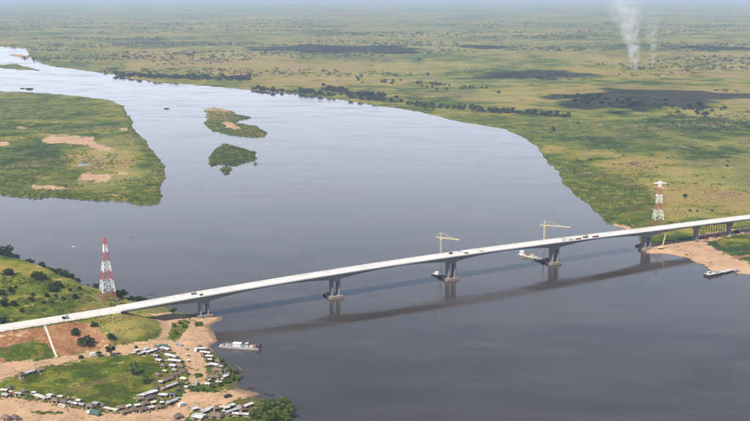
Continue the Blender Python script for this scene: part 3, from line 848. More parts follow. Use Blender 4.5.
def smoke_plume(px, py, height, r0, r1, drift, dens, label, seed):
    g = ground(px, py)
    m, nt = mk('smoke_' + str(seed)); n = N(nt)
    p = n.obj(); sp = n.new('ShaderNodeSeparateXYZ'); n.link(p, sp.inputs[0])
    h = n.math('DIVIDE', sp.outputs[2], height)                    # 0..1 up the plume
    hp = n.math('POWER', n.math('MAXIMUM', h, 0.0), 1.4)
    nz = n.noise(p, 1 / 38.0, 5, 0.6, 0.6)
    ax = n.math('ADD', n.math('MULTIPLY', hp, drift), n.math('MULTIPLY', n.math('SUBTRACT', n.noise(p, 1 / 90.0, 2), 0.5), 60.0))
    R = n.math('ADD', r0, n.math('MULTIPLY', hp, r1 - r0))
    dx = n.math('DIVIDE', n.math('SUBTRACT', sp.outputs[0], ax), R)
    dy = n.math('DIVIDE', sp.outputs[1], R)
    rr = n.math('SQRT', n.math('ADD', n.math('MULTIPLY', dx, dx), n.math('MULTIPLY', dy, dy)))
    core = n.math('SUBTRACT', 1.0, n.math('MINIMUM', rr, 1.0))
    k = n.maprange(nz, 0.38, 0.68)
    fade = n.math('MULTIPLY', n.math('SUBTRACT', 1.0, n.math('MINIMUM', n.math('MAXIMUM', h, 0.0), 1.0)), n.math('DIVIDE', r0 + 10, n.math('ADD', R, 10)))
    d = n.math('MULTIPLY', n.math('MULTIPLY', n.math('MULTIPLY', core, k), fade), dens)
    v = n.new('ShaderNodeVolumePrincipled'); v.inputs['Color'].default_value = (0.98, 0.985, 0.99, 1)
    n.link(d, v.inputs['Density']); n.out(v.outputs[0], 'Volume'); MATS[m.name] = m
    mb = MB(); pts = []; rad = []
    for i in range(9):
        q = i / 8; pts.append((drift * q ** 1.4, 0, q * height)); rad.append((r0 + (r1 - r0) * q ** 1.4) * 1.25 + 16)
    mb.tube(pts, rad, 14)
    o = mb.build('smoke_plume', m.name); o.location = g + Vector((0, 0, 1))
    tag(o, label, 'smoke', kind='stuff')
smoke_plume(635, 70, 310, 15, 110, -75, 0.19, 'taller white smoke plume rising from a bush fire on the far plain', 1)
smoke_plume(652.5, 68, 230, 9, 60, -15, 0.09, 'fainter thin smoke plume right of the taller one', 2)

# ------------------------------------------------------------------ trees and shrubs
def tree_meshes(seed, H, R, trunk_h, leaves, leaf, mat, flat=0.75, name='tree'):
    r = random.Random(seed); nr = np.random.default_rng(seed)
    tb = MB()
    top = (r.uniform(-.1, .1) * R, r.uniform(-.1, .1) * R, H * 0.7)
    tb.tube([(0, 0, -0.6), (0.03 * R, 0, trunk_h * 0.6), top], [0.055 * H * 0.6 + 0.06, 0.045 * H * 0.6 + 0.04, 0.02 * H], 7)
    blobs = []
    nb = 9
    for i in range(nb):
        a = 2 * math.pi * i / nb + r.uniform(-.4, .4); q = R * r.uniform(0.25, 0.72)
        zc = trunk_h + (H - trunk_h) * r.uniform(0.18, 0.72)
        br = R * r.uniform(0.28, 0.46)
        blobs.append((q * math.cos(a), q * math.sin(a), zc, br))
        tb.tube([(0.03 * R, 0, trunk_h * r.uniform(0.5, 0.9)), (q * math.cos(a) * 0.5, q * math.sin(a) * 0.5, (trunk_h + zc) / 2), (q * math.cos(a), q * math.sin(a), zc)],
                [0.03 * H * 0.5 + 0.03, 0.02 * H * 0.5 + 0.02, 0.02], 5)
    blobs.append((0, 0, H - R * 0.35, R * 0.45))
    pts = []
    for i in range(leaves):
        b = blobs[r.randrange(len(blobs))]
        v = nr.normal(size=3); v /= np.linalg.norm(v)
        v *= b[3] * r.uniform(0.55, 1.0) ** 0.5
        pts.append((b[0] + v[0], b[1] + v[1], max(b[2] + v[2] * flat, 0.15), v))
    vs = []; fs = []
    for x, y, z, v in pts:
        nrm = v / (np.linalg.norm(v) + 1e-6) + nr.normal(size=3) * 0.55
        nrm /= np.linalg.norm(nrm)
        u = np.cross(nrm, nr.normal(size=3)); u /= np.linalg.norm(u) + 1e-9
        w = np.cross(nrm, u); L = leaf * r.uniform(0.6, 1.3)
        o = len(vs); c = np.array((x, y, z))
        vs += [tuple(c - u * L), tuple(c - w * L * 0.6), tuple(c + u * L), tuple(c + w * L * 0.6)]
        fs.append((o, o + 1, o + 2, o + 3))
    cb = MB(); cb.add(vs, fs)
    me = bpy.data.meshes.new('crown'); me.from_pydata(cb.v, [], cb.f); me.materials.append(MATS[mat]); me.update()
    return tb.mesh('trunk', 'bark'), me

TREE_LIB = {
    'tree_dark': [tree_meshes(11 + i, 8.0, 4.2, 2.0, 620, 0.55, 'leaf_dark') for i in range(3)],
    'tree_mid': [tree_meshes(31 + i, 7.0, 3.6, 1.8, 620, 0.5, 'leaf_mid') for i in range(2)],
    'bush_dark': [tree_meshes(91 + i, 4.2, 4.2, 0.5, 560, 0.55, 'leaf_dark', 0.7) for i in range(3)],
    'shrub_dark': [tree_meshes(51 + i, 3.0, 2.1, 0.4, 300, 0.40, 'leaf_dark', 0.8) for i in range(4)],
    'shrub_mid': [tree_meshes(71 + i, 2.4, 1.9, 0.3, 260, 0.36, 'leaf_mid', 0.8) for i in range(3)],
}
_tc = 0
def put_tree(px, py, kind, size, label, group, cat='tree', name=None):
    """size: crown width in photo pixels"""
    global _tc
    _tc += 1
    g = ground(px, py)
    lib = TREE_LIB[kind]; tr, cr = lib[_tc % len(lib)]
    base_w = {'tree_dark': 8.0, 'bush_dark': 8.0, 'tree_mid': 7.0, 'shrub_dark': 4.2, 'shrub_mid': 3.8}[kind]
    sc = size * g.y * 1.03 / FPX / base_w
    o = empty(name or ('tree' if 'tree' in kind else 'shrub'), (g.x, g.y, g.z - 0.1), _tc * 1.7)
    o.scale = (sc, sc, sc * (0.9 + 0.2 * ((_tc * 37) % 10) / 10))
    link('trunk', tr, o); link('crown', cr, o)
    tag(o, label, cat, group)
    return o

_ORD = ['first', 'second', 'third', 'fourth', 'fifth', 'sixth', 'seventh', 'eighth', 'ninth', 'tenth', 'eleventh', 'twelfth', 'thirteenth', 'fourteenth',
        'fifteenth', 'sixteenth', 'seventeenth', 'eighteenth']
def put_row(spots, kind, k, what, where, group, cat, name=None):
    for i, (x, y, w) in enumerate(sorted(spots)):
        put_tree(x, y, kind, w * k, '%s %s from the left %s' % (_ORD[i], what, where), group, cat, name)
# hill behind the approach road
HILL_BIG = [(3, 257, 15), (13, 259, 9), (9, 275, 10), (20, 273, 9), (29, 264, 8), (29, 275, 11), (37, 277, 9), (41, 280, 10), (42, 268, 8), (57, 275, 9), (63, 277, 10), (70, 279, 8), (57, 287, 9), (53, 291, 10), (34, 272, 9), (24, 266, 7), (48, 273, 9), (75, 283, 8)]
put_row(HILL_BIG, 'bush_dark', 1.3, 'dark round bush', 'on the crest of the grassy hill', 'dark bushes on the hill crest', 'bush', 'bush')
put_row([(11, 292, 7), (2, 296, 9), (4, 306, 10), (14, 306, 8), (31, 301, 6), (47, 297, 6), (33, 296, 4.5), (44, 304, 4), (63, 300, 5), (75, 299, 7), (80, 290, 5), (88, 287, 4), (16, 289, 4), (56, 297, 4), (70, 291, 4), (52, 303, 4), (22, 312, 5), (2, 323, 9)], 'shrub_dark', 1.1, 'small dark shrub', 'on the slope of the grassy hill', 'shrubs on the hill slope', 'shrub', None)
put_row([(121, 297, 12), (131, 300, 8), (140, 302, 10), (145, 303, 9), (115, 295, 7), (96, 287, 6)], 'bush_dark', 1.1, 'dark bush', 'between the left pylon and the water', 'bushes beside the left pylon', 'bush', 'bush')
put_tree(173, 314, 'tree_mid', 8, 'green bush at the water edge seen under the bridge', None, 'bush', 'bush')
put_tree(75, 334.5, 'bush_dark', 11, 'left of two dark bushes on the red embankment slope', None, 'bush', 'bush')
put_tree(86, 344.5, 'bush_dark', 17, 'larger dark bush low on the red embankment slope', None, 'bush', 'bush')
put_tree(94, 326.5, 'shrub_dark', 8, 'dark shrub just below the approach road above the red slope', None, 'shrub')
put_tree(111, 339.5, 'shrub_dark', 9, 'dark shrub between the red slope and the looping track', None, 'shrub')
put_tree(110.5, 356, 'tree_dark', 12, 'black-green round tree beside the sandy track at the field corner', None)
put_tree(99, 357, 'tree_mid', 7, 'small green tree just left of the round dark tree by the track', None)
put_tree(81, 358.5, 'shrub_dark', 6, 'small brownish shrub at the field edge left of the white minibus', None, 'shrub')
put_tree(132.5, 375, 'tree_mid', 14, 'lone grey-green tree standing in the middle of the green field', None)
put_tree(145, 383, 'shrub_mid', 13, 'low wide grey-green bush in the field right of the lone tree', None, 'bush', 'bush')
put_tree(136, 348, 'shrub_mid', 5, 'little shrub on the grass inside the looping track', None, 'shrub')
put_tree(157, 347, 'shrub_mid', 5, 'little shrub beside the green-roofed shelter', None, 'shrub')
put_tree(200, 376, 'shrub_mid', 5, 'lone low shrub in the middle of the sandy lane', None, 'shrub')
put_row([(262, 416, 14), (272, 411, 15), (284, 409, 14), (289, 418, 13), (276, 421, 15), (264, 408, 10), (254, 419, 11), (267, 424, 14), (285, 427, 16), (291, 411, 9)], 'tree_mid', 1.0, 'bright green tree', 'in the bottom waterside thicket', 'trees in the waterside thicket', 'tree', None)
put_row([(213, 388, 7), (220, 386, 7), (227, 383, 8), (233, 380, 8), (236, 374, 8), (230, 372, 8), (224, 366, 7), (219, 361, 6), (238, 380, 7), (229, 378, 7), (203, 390, 6), (195, 391, 7), (192, 388, 5), (222, 362, 6), (242, 377, 4)], 'shrub_mid', 1.0, 'low green bush', 'on the bank between lane and river', 'bushes on the bank below the huts', 'bush', 'bush')
put_row([(174, 327, 7), (180, 324, 7), (176, 334, 6), (184, 328, 6)], 'shrub_mid', 1.0, 'low shrub', 'on the grass between the sandy tracks', 'shrubs between the tracks', 'shrub', None)

# far trees, each one small mesh (trunk and crown), placed in the belts and groves the photo shows
def far_tree_mesh(seed):
    tr, cr = tree_meshes(seed, 9.0, 5.5, 1.6, 90, 1.6, 'leaf_far', 0.7)
    me = bpy.data.meshes.new('far_tree')
    v = [x.co[:] for x in tr.vertices]; nv = len(v); f = [tuple(p.vertices) for p in tr.polygons]; nf = len(f)
    v += [x.co[:] for x in cr.vertices]; f += [tuple(i + nv for i in p.vertices) for p in cr.polygons]
    me.from_pydata(v, [], f); me.materials.append(MATS['bark']); me.materials.append(MATS['leaf_far'])
    me.polygons.foreach_set('material_index', [0] * nf + [1] * (len(f) - nf)); me.update()
    return me
FAR_LIB = [far_tree_mesh(200 + i) for i in range(6)]
BELTS = [  # polyline, spread px, count, size px, label, group
    ([(111, 75), (150, 76.5), (200, 78.5), (250, 79.5)], 2.0, 60, (4, 6.5), 'dark tree in the belt along the far bank at upper left', 'tree belt along the far bank'),
    ([(252, 89.5), (290, 91), (330, 95), (365, 99), (386, 101)], 1.6, 34, (4, 7), 'dark tree in the riverside row on the far bank, mid picture', 'riverside tree row'),
    ([(322, 89), (345, 93), (385, 98)], 2.2, 26, (5, 8), 'dark tree in the thick grove above the far shore', 'grove above the far shore'),
    ([(390, 100), (430, 107), (470, 109), (500, 112)], 3.0, 40, (3.5, 6), 'small dark tree in the scattered wood on the far bank right of centre', 'scattered wood on the far bank'),
    ([(480, 111), (510, 112.5), (545, 115), (570, 117)], 1.2, 30, (5, 7.5), 'dark tree in the hedge-like row on the right plain', 'tree row on the right plain'),
    ([(350, 80), (400, 83), (440, 87), (500, 92)], 3.0, 34, (3, 5), 'tiny tree on the grassland beyond the far bank', 'tiny trees on the grassland'),
    ([(570, 100), (640, 104), (700, 108), (745, 112)], 5.0, 46, (3.5, 6), 'dark tree scattered in the cloud shadow on the right plain', 'trees in the cloud shadow'),
]
nmade = 0
for line, spread, cnt, (w0, w1), lab, grp in BELTS:
    L = np.array(line, float); seg = np.hypot(*(L[1:] - L[:-1]).T); cum = np.concatenate([[0], np.cumsum(seg)])
    u = rng.random(cnt) * cum[-1]; i = np.clip(np.searchsorted(cum, u) - 1, 0, len(seg) - 1); q = (u - cum[i]) / seg[i]
    P = L[i] + (L[i + 1] - L[i]) * q[:, None]; P[:, 1] += rng.normal(size=cnt) * spread * 0.5
    x, y, z = ground_pts(P[:, 0], P[:, 1])
    for k in range(cnt):
        if z[k] < 0.8: continue
        o = link('tree', FAR_LIB[nmade % 6]); nmade += 1
        w = w0 + (w1 - w0) * rng.random(); sc = w * y[k] / FPX / 11.0
        o.location = (x[k], y[k], z[k] - 0.2); o.rotation_euler = (0, 0, rng.random() * 6.28); o.scale = (sc, sc, sc * 0.85)
        tag(o, lab, 'tree', grp)
SINGLE = [(697, 114.5, 7, 'round dark tree, largest of the scatter near the right plain edge'), (705, 117, 9, 'big round dark tree on the right plain below the cloud shadow'), (678, 113.5, 6, 'dark tree left of the big round tree on the right plain'),
          (553, 131, 6, 'lone dark tree on the green flat by the right river bend'), (46 + 250 - 30, 54, 5, 'lone dark tree on the middle plain left of the long shadow'), (419, 61, 5, 'lone small tree at the end of the long cloud shadow'),
          (727, 167, 4, 'single dark shrub high on the right grassland'), (685, 197.5, 6, 'dark round shrub on the dry grass right of the right pylon'), (690, 211.5, 4, 'small dark shrub above the bridge right of the right pylon'),
          (712, 211.5, 4, 'small dark shrub just above the bridge deck near the right edge'), (668, 186, 3, 'tiny shrub beside the top of the right pylon'), (697, 211.5, 3, 'tiny shrub beside a small dark shrub above the bridge'),
          (428, 75, 4, 'lone tree in the pale grass beyond the far bank'), (578, 124, 4, 'small tree right of the lone tree on the green flat')]
for px, py, w, lab in SINGLE:
    g = ground(px, py); o = link('tree' if 'tree' in lab else 'shrub', FAR_LIB[nmade % 6]); nmade += 1
    sc = w * g.y / FPX / 11.0; o.location = g - Vector((0, 0, 0.2)); o.scale = (sc, sc, sc * 0.85); o.rotation_euler = (0, 0, nmade)
    tag(o, lab, 'tree' if 'tree' in lab else 'shrub')

def clump_field(name, px, py, size, leaves, mat, label, squash=0.7, maxz=None, cat=None):
    """many small leaf clumps as one mass; size in metres"""
    x, y, z = ground_pts(px, py)
    keep = z > 0.25
    x, y, z = x[keep], y[keep], z[keep]; size = np.broadcast_to(size, keep.shape)[keep]
    n = len(x)
    if n == 0: return
    L = leaves
    c = np.stack([x, y, z], -1)[:, None, :] + rng.normal(size=(n, L, 3)) * (size[:, None, None] * np.array([0.42, 0.42, 0.25 * squash])) + np.array([0, 0, 1.0]) * (size * 0.28 * squash)[:, None, None]
    a = rng.normal(size=(n, L, 3)); a[..., 2] *= 0.6; a /= np.linalg.norm(a, axis=-1, keepdims=True)
    b = np.cross(a, rng.normal(size=(n, L, 3))); b /= np.linalg.norm(b, axis=-1, keepdims=True)
    h = (size * 0.30)[:, None, None] * rng.uniform(0.6, 1.2, (n, L, 1))
    v = np.stack([c - a * h, c + a * h * 0.6 + b * h * 0.8, c + a * h * 0.7 - b * h * 0.8], 2).reshape(-1, 3)
    me = bpy.data.meshes.new(name); nt_ = len(v) // 3
    me.vertices.add(len(v)); me.vertices.foreach_set('co', v.astype(np.float32).ravel())
    me.loops.add(len(v)); me.loops.foreach_set('vertex_index', np.arange(len(v), dtype=np.int32))
    me.polygons.add(nt_); me.polygons.foreach_set('loop_start', np.arange(0, len(v), 3, dtype=np.int32))
    me.update(calc_edges=True); me.materials.append(MATS[mat])
    tag(link(name, me), label, cat or name.replace('_', ' '), kind='stuff')

def scatter(n, boxes, dens=None):
    px = []; py = []
    tot = sum((b[2] - b[0]) * (b[3] - b[1]) * (b[4] if len(b) > 4 else 1) for b in boxes)
    for b in boxes:
        k = int(n * (b[2] - b[0]) * (b[3] - b[1]) * (b[4] if len(b) > 4 else 1) / tot)
        px.append(rng.uniform(b[0], b[2], k)); py.append(rng.uniform(b[1], b[3], k))
    return np.concatenate(px), np.concatenate(py)
def in_any(px, py, polys):
    r = np.zeros(px.shape, bool)
    for o in polys: r |= sdf(px, py, o) > 0
    return r

# scrub over the far plain, clumped by noise, too many to count
px, py = scatter(19000, [(0, 20, 750, 60, 1.4), (0, 60, 750, 100, 1.0), (380, 100, 750, 130, 0.8), (540, 125, 750, 215, 0.06)])
gx, gy = unproj(px, py, 2.0)
dn = fbm(gx / 900, gy / 420, 71, 5)
thr = 0.56 - 0.06 * in_any(px, py, [o for o, _, _ in WOOD])
keep = (dn > thr) & (rng.random(len(px)) < 0.75) & ~in_any(px, py, [o for o, *_ in LUSH[:2]])
px, py = px[keep], py[keep]
for line, spread, cnt, (w0, w1), lab, grp in BELTS[:5]:
    L = np.array(line, float); k = cnt * 9; q = rng.random(k) * (len(L) - 1); i = q.astype(int); q = q - i
    P = L[i] + (L[i + 1] - L[i]) * q[:, None]
    ok = vnoise(P[:, 0] / 9, P[:, 1] * 0, 5) > 0.3
    px = np.concatenate([px, P[ok, 0]]); py = np.concatenate([py, P[ok, 1] + rng.normal(size=ok.sum()) * spread * 0.45])
gy = unproj(px, py, 2.0)[1]
clump_field('far_scrub', px, py, np.clip(gy / FPX * rng.uniform(1.2, 3.2, len(px)), 2, 14), 10, 'leaf_far', 'dark specks of distant scrub and trees scattered over the plain', 0.8, cat='scrub')
# tussocks and reeds on the near land and the islands
px, py = scatter(9000, [(0, 255, 150, 330), (0, 340, 300, 421)])
sand_px = [o for o, _ in SAND[:1]]; red_px = [RED[0][0]]
gx, gy = unproj(px, py, 3.0); s_, t_ = bridge_st(gx, gy)
keep = (~in_any(px, py, sand_px + red_px) | (rng.random(len(px)) < 0.10)) & (fbm(gx / 16, gy / 16, 81) > 0.46) & ~((np.abs(t_) < 11) & (s_ < 0))
clump_field('tussock_grass', px[keep], py[keep], rng.uniform(0.6, 1.6, keep.sum()), 8, 'reed_green', 'rough green tussock grass on the near bank and field', 0.6, cat='grass')
px, py = scatter(5000, [(0, 255, 150, 330), (90, 315, 165, 345), (0, 340, 60, 365)])
gx, gy = unproj(px, py, 5.0); s_, t_ = bridge_st(gx, gy)
keep = ~in_any(px, py, sand_px + red_px) & (fbm(gx / 14, gy / 14, 83) > 0.45) & ~((np.abs(t_) < 11) & (s_ < 0))
qs = rng.uniform(-420, -88, 900); qt = rng.uniform(9.7, 11.6, 900)
qx = BR0[0] + BRD[0] * qs + BRN[0] * qt; qy = BR0[1] + BRD[1] * qs + BRN[1] * qt
ex, ey = proj(qx, qy, terrain_z(qx, qy)[0])
px = np.concatenate([px[keep], ex]); py = np.concatenate([py[keep], ey]); keep = np.ones(len(px), bool)
clump_field('dry_grass', px[keep], py[keep], rng.uniform(0.6, 1.5, keep.sum()), 8, 'dry_grass', 'dry yellow grass tufts on the hill and embankment', 0.6, cat='grass')
px, py = scatter(2600, [(0, 252, 150, 312)])
gx, gy = unproj(px, py, 14.0); s_, t_ = bridge_st(gx, gy)
keep = (fbm(gx / 22, gy / 22, 91) > 0.49) & ~((np.abs(t_) < 20) & (s_ < 0)) & (rng.random(len(px)) < 0.8)
clump_field('hill_scrub', px[keep], py[keep], rng.uniform(1.2, 3.2, keep.sum()), 16, 'leaf_mid', 'low dense green scrub covering the hill behind the road', 0.75, cat='scrub')
for nm, mt, lab, sd_ in (('plain_grass', 'dry_grass', 'straw coloured grass tufts dotted over the right bank plain', 95), ('plain_tussock', 'reed_green', 'green grass tussocks dotted over the right bank plain', 97)):
    px, py = scatter(7000, [(548, 122, 750, 226)])
    gx, gy = unproj(px, py, 2.5); s_, t_ = bridge_st(gx, gy)
    keep = (fbm(gx / 34, gy / 34, sd_) > 0.5) & ~in_any(px, py, [o for o, _ in SAND]) & (np.abs(t_) > 12)
    clump_field(nm, px[keep], py[keep], rng.uniform(1.0, 2.4, keep.sum()), 7, mt, lab, 0.6, cat='grass')
px, py = scatter(14000, [(0, 92, 168, 206), (203, 107, 270, 140, 2.0), (205, 143, 260, 176, 4.0), (545, 158, 656, 228, 0.6)])
gx, gy = unproj(px, py, 1.5)
edge_d = np.full(px.shape, 1e9)
for nm in ('isle', 'plain', 'islet_a', 'islet_b', 'islet_c'):
    edge_d = np.minimum(edge_d, np.abs(sdf(gx, gy, POLY[nm])))
isl = np.maximum.reduce([sdf(gx, gy, POLY[nm]) for nm in ('islet_a', 'islet_b', 'islet_c')]) > 0
keep = ~in_any(px, py, [o for o, _ in SAND]) & ((fbm(gx / 40, gy / 40, 87) > 0.52) | (rng.random(len(px)) < np.exp(-edge_d / 14)) | isl)
clump_field('reeds', px[keep], py[keep], rng.uniform(1.8, 3.8, keep.sum()), 9, 'reed_green', 'thick green reeds covering the river islands and shore', 0.85, cat='reeds')
for x, y, w in [(167, 108.3, 3.0), (30, 89.2, 4.0), (22, 88.4, 2.2), (198, 107, 1.6)]:
    pass

# ------------------------------------------------------------------ river-crossing pylons
def pylon(px, py, height, rz, bands, label, arm):
    """four-legged lattice tower; bands from the ground up: (fraction of the height, material)"""
    g = ground(px, py)
    root = empty('pylon', g, rz); tag(root, label, 'pylon', 'pylons carrying the line across the river')
    def hw(z):
        q = z / height
        return float(np.interp(q, [0, 0.22, 0.5, 0.78, 1.0], [7.0, 5.4, 3.6, 1.9, 1.2]))
    for sx in (-1, 1):
        for sy in (-1, 1): MB().box((sx * 7.0, sy * 7.0, 0.0), (2.4, 2.4, 2.4), top=0.8).build('foundation', 'concrete', root)
    z0 = 0.0
    for f1, mat in bands:
        z1 = f1 * height; mb = MB(); n = 2
        zs = [z0 + (z1 - z0) * i / n for i in range(n + 1)]
        for i in range(n):
            a, b = zs[i], zs[i + 1]; ha, hb = hw(a), hw(b)
            w = 0.40 if a < height * 0.5 else 0.32; th = w * 0.48
            for sx, sy in ((-1, -1), (1, -1), (1, 1), (-1, 1)):
                mb.bar((sx * ha, sy * ha, a), (sx * hb, sy * hb, b), w)
            cs = [(-1, -1), (1, -1), (1, 1), (-1, 1)]
            for k in range(4):
                p, q = cs[k], cs[(k + 1) % 4]
                mb.bar((p[0] * ha, p[1] * ha, a), (q[0] * hb, q[1] * hb, b), th)
                mb.bar((q[0] * ha, q[1] * ha, a), (p[0] * hb, p[1] * hb, b), th)
                mb.bar((p[0] * hb, p[1] * hb, b - 0.2), (q[0] * hb, q[1] * hb, b - 0.2), th)
                mm = ((p[0] + q[0]) / 2, (p[1] + q[1]) / 2)
                mb.bar((mm[0] * ha, mm[1] * ha, a), (mm[0] * hb, mm[1] * hb, b), th * 0.8)
        mb.build('lattice_section', mat, root); z0 = z1
    for zf, L, mat in arm:
        z = zf * height; h = hw(z)
        for s in (-1, 1):
            mb = MB()
            for y in (-h, h):
                mb.bar((s * h, y, z), (s * L, 0, z), 0.36); mb.bar((s * h, y, z + 1.5), (s * L, 0, z + 0.2), 0.28)
                for k in (0.25, 0.5, 0.75): mb.bar((s * (h + (L - h) * k), y * (1 - k), z), (s * (h + (L - h) * k), y * (1 - k), z + 1.5 - 1.3 * k), 0.2)
            ca = mb.build('cross_arm', mat, root)
            ib = MB()
            for k in range(5): ib.tube([(s * L * 0.97, 0, z - 0.3 - 0.5 * k), (s * L * 0.97, 0, z - 0.55 - 0.5 * k)], [0.2, 0.2], 6)
            ib.build('insulator', 'grey_steel', ca)
    return root
pylon(108, 299, 61, BR_ANG + math.pi / 2,
      [(0.13, 'rust_steel'), (0.31, 'white_paint'), (0.46, 'red_paint'), (0.62, 'white_paint'), (0.77, 'red_paint'), (0.90, 'white_paint'), (1.0, 'red_paint')],
      'red and white lattice pylon standing on the near bank behind the approach road', [(0.90, 7.0, 'red_paint'), (0.97, 8.0, 'red_paint')])
pylon(657.5, 229, 62.5, math.radians(4),
      [(0.20, 'rust_steel'), (0.40, 'white_paint'), (0.54, 'red_paint'), (0.72, 'white_paint'), (0.87, 'red_paint'), (1.0, 'white_paint')],
      'red and white lattice pylon with wide top arm on the far bank behind the bridge', [(0.70, 5.0, 'white_paint'), (0.955, 9.0, 'white_paint')])

# ------------------------------------------------------------------ tower cranes beside the piers
def lattice(mb, a, b, w, step, th):
    a = Vector(a); b = Vector(b); d = b - a; L = d.length; d.normalize()
    u = d.cross(Vector((0, 0, 1)));
    if u.length < 1e-3: u = Vector((1, 0, 0))
    u.normalize(); v = d.cross(u); n = max(2, int(L / step))
    cs = [(-1, -1), (1, -1), (1, 1), (-1, 1)]
    for i, j in cs: mb.bar(a + u * i * w / 2 + v * j * w / 2, b + u * i * w / 2 + v * j * w / 2, th)
    for k in range(n):
        p = a + d * (L * k / n); q = a + d * (L * (k + 1) / n)
        for c in range(4):
            i, j = cs[c]; i2, j2 = cs[(c + 1) % 4]
            mb.bar(p + u * i * w / 2 + v * j * w / 2, q + u * i2 * w / 2 + v * j2 * w / 2, th * 0.7)
def tower_crane(s, t, up, jib, cj, jdir, label):
    p = bridge_pt(s, t, 2.5); zt = float(deck_z(s)) + up - 2.5
    root = empty('tower_crane', p); tag(root, label, 'crane', 'tower cranes at the river piers')
    mb = MB(); lattice(mb, (0, 0, 0), (0, 0, zt), 1.4, 2.2, 0.22); mb.build('mast', 'crane_paint', root)
    MB().box((0, 0, -0.3), (4.5, 4.5, 1.2)).build('base', 'cap_concrete', root)
    MB().tube([(0, 0, zt), (0, 0, zt + 1.0)], [1.3, 1.3], 10).build('slewing_ring', 'crane_paint', root)
    c, sn = math.cos(jdir), math.sin(jdir)
    def P(r, z, o=0.0): return (r * c - o * sn, r * sn + o * c, z)
    mb = MB(); lattice(mb, P(1.0, zt + 1.8), P(jib, zt + 1.8), 1.0, 2.0, 0.19); jb = mb.build('jib', 'crane_paint', root)
    MB().box(P(jib * 0.62, zt + 0.9), (1.4, 1.4, 0.6), jdir).build('trolley', 'grey_steel', jb)
    mb = MB(); mb.bar(P(jib * 0.62, zt + 0.7), P(jib * 0.62, zt - 7), 0.12); mb.box(P(jib * 0.62, zt - 7.4), (0.6, 0.6, 1.0)); mb.build('hook', 'dark_steel', jb)
    mb = MB(); lattice(mb, P(-1.0, zt + 1.7), P(-cj, zt + 1.7), 1.0, 2.0, 0.19); cb = mb.build('counter_jib', 'crane_paint', root)
    MB().box(P(-cj + 1.2, zt + 1.4), (2.2, 1.5, 2.6), jdir).build('counterweight', 'concrete', cb)
    mb = MB(); lattice(mb, (0, 0, zt + 1.0), (0, 0, zt + 7.2), 0.9, 1.8, 0.2); ax = mb.build('apex_tower', 'crane_paint', root)
    for r in (jib * 0.7, -cj + 1.0): MB().bar((0, 0, zt + 7.0), P(r, zt + 2.4), 0.16).build('tie_bar', 'crane_paint', ax)
    cabn = MB().box(P(1.0, zt + 0.6, 1.5), (1.8, 1.5, 2.0), jdir).build('cab', 'crane_paint', root)
    MB().box(P(1.95, zt + 0.8, 1.5), (0.1, 1.2, 1.2), jdir).build('window', 'glass_dark', cabn)
tower_crane(270.5, -13.0, 15.0, 21.0, 7.5, math.radians(-27), 'yellow tower crane rising behind the third pier, nearer the middle of the river')
tower_crane(408.0, -13.0, 14.5, 29.0, 7.5, math.radians(-20), 'yellow tower crane with the longer jib, rising behind the fourth pier')

# ------------------------------------------------------------------ boats and barges
def hull_rings(L, B, D, flare=0.2, sharp=0.6):
    rings = []
    for q in np.linspace(0, 1, 9):
        k = min(1.0, (q / 0.12) ** 0.5 * 0.25 + 0.75) * (1 - max(0, (q - 0.75) / 0.25) ** 2 * sharp)
        b = B / 2 * k; x = (q - 0.5) * L; lift = max(0, (q - 0.7) / 0.3) ** 2 * D * 0.35
        rings.append([(x, -b * (1 - flare), -0.5 + lift), (x, b * (1 - flare), -0.5 + lift), (x, b, D + lift * 0.5), (x, -b, D + lift * 0.5)])
    return rings
def on_water(px, py): x, y = unproj(px, py, 0.0); return (x, y, 0.0)
def px_dir(a, b):
    p, q = unproj(*a), unproj(*b); return math.atan2(q[1] - p[1], q[0] - p[0]), math.hypot(q[0] - p[0], q[1] - p[1])

# ferry moored at the sandy point
ang, L = px_dir((219.5, 346.3), (261, 349.3))
ferry = empty('ferry', on_water(240, 347.8), ang); tag(ferry, 'white ferry barge with a white deckhouse moored at the sandy point', 'ferry')
hb_ = MB(); hb_.loft(hull_rings(L * 0.97, 7.4, 1.2, 0.12, 0.25)); hb_.build('hull', 'hull_white', ferry)
MB().box((0, 0, 1.27), (L * 0.9, 6.6, 0.12)).build('deck', 'grey_steel', ferry)
dh = MB().box((-2.6, 0.6, 2.6), (6.8, 4.0, 2.5)).build('deckhouse', 'white_paint', ferry)
MB().box((-2.6, 0.6, 3.96), (7.4, 4.6, 0.2)).build('roof', 'white_paint', dh)
for k in range(4): MB().box((-5.1 + k * 1.65, -1.43, 2.9), (0.9, 0.06, 0.8)).build('window', 'glass_dark', dh)
wh = MB().box((6.2, 0.4, 2.9), (2.4, 2.6, 3.1)).build('wheelhouse', 'hull_white', ferry)
MB().box((6.2, -0.93, 3.6), (1.8, 0.06, 0.8)).build('window', 'glass_dark', wh)
MB().box((6.2, 0.4, 4.55), (2.9, 3.1, 0.18)).build('roof', 'tin_cream', wh)
MB().tube([(7.2, 1.0, 4.5), (7.2, 1.0, 8.2)], [0.14, 0.08], 6).build('mast', 'grey_steel', ferry)
MB().box((L * 0.478, 0, 1.9), (0.5, 7.0, 4.2)).build('ramp', 'dark_steel', ferry)
for sx in (-1, 1):
    mb = MB()
    for k in range(14): mb.bar((-L * 0.42 + k * L * 0.066, sx * 3.3, 1.3), (-L * 0.42 + k * L * 0.066, sx * 3.3, 2.3), 0.12)
    mb.bar((-L * 0.42, sx * 3.3, 2.3), (L * 0.44, sx * 3.3, 2.3), 0.14); mb.build('railing', 'hull_white', ferry)
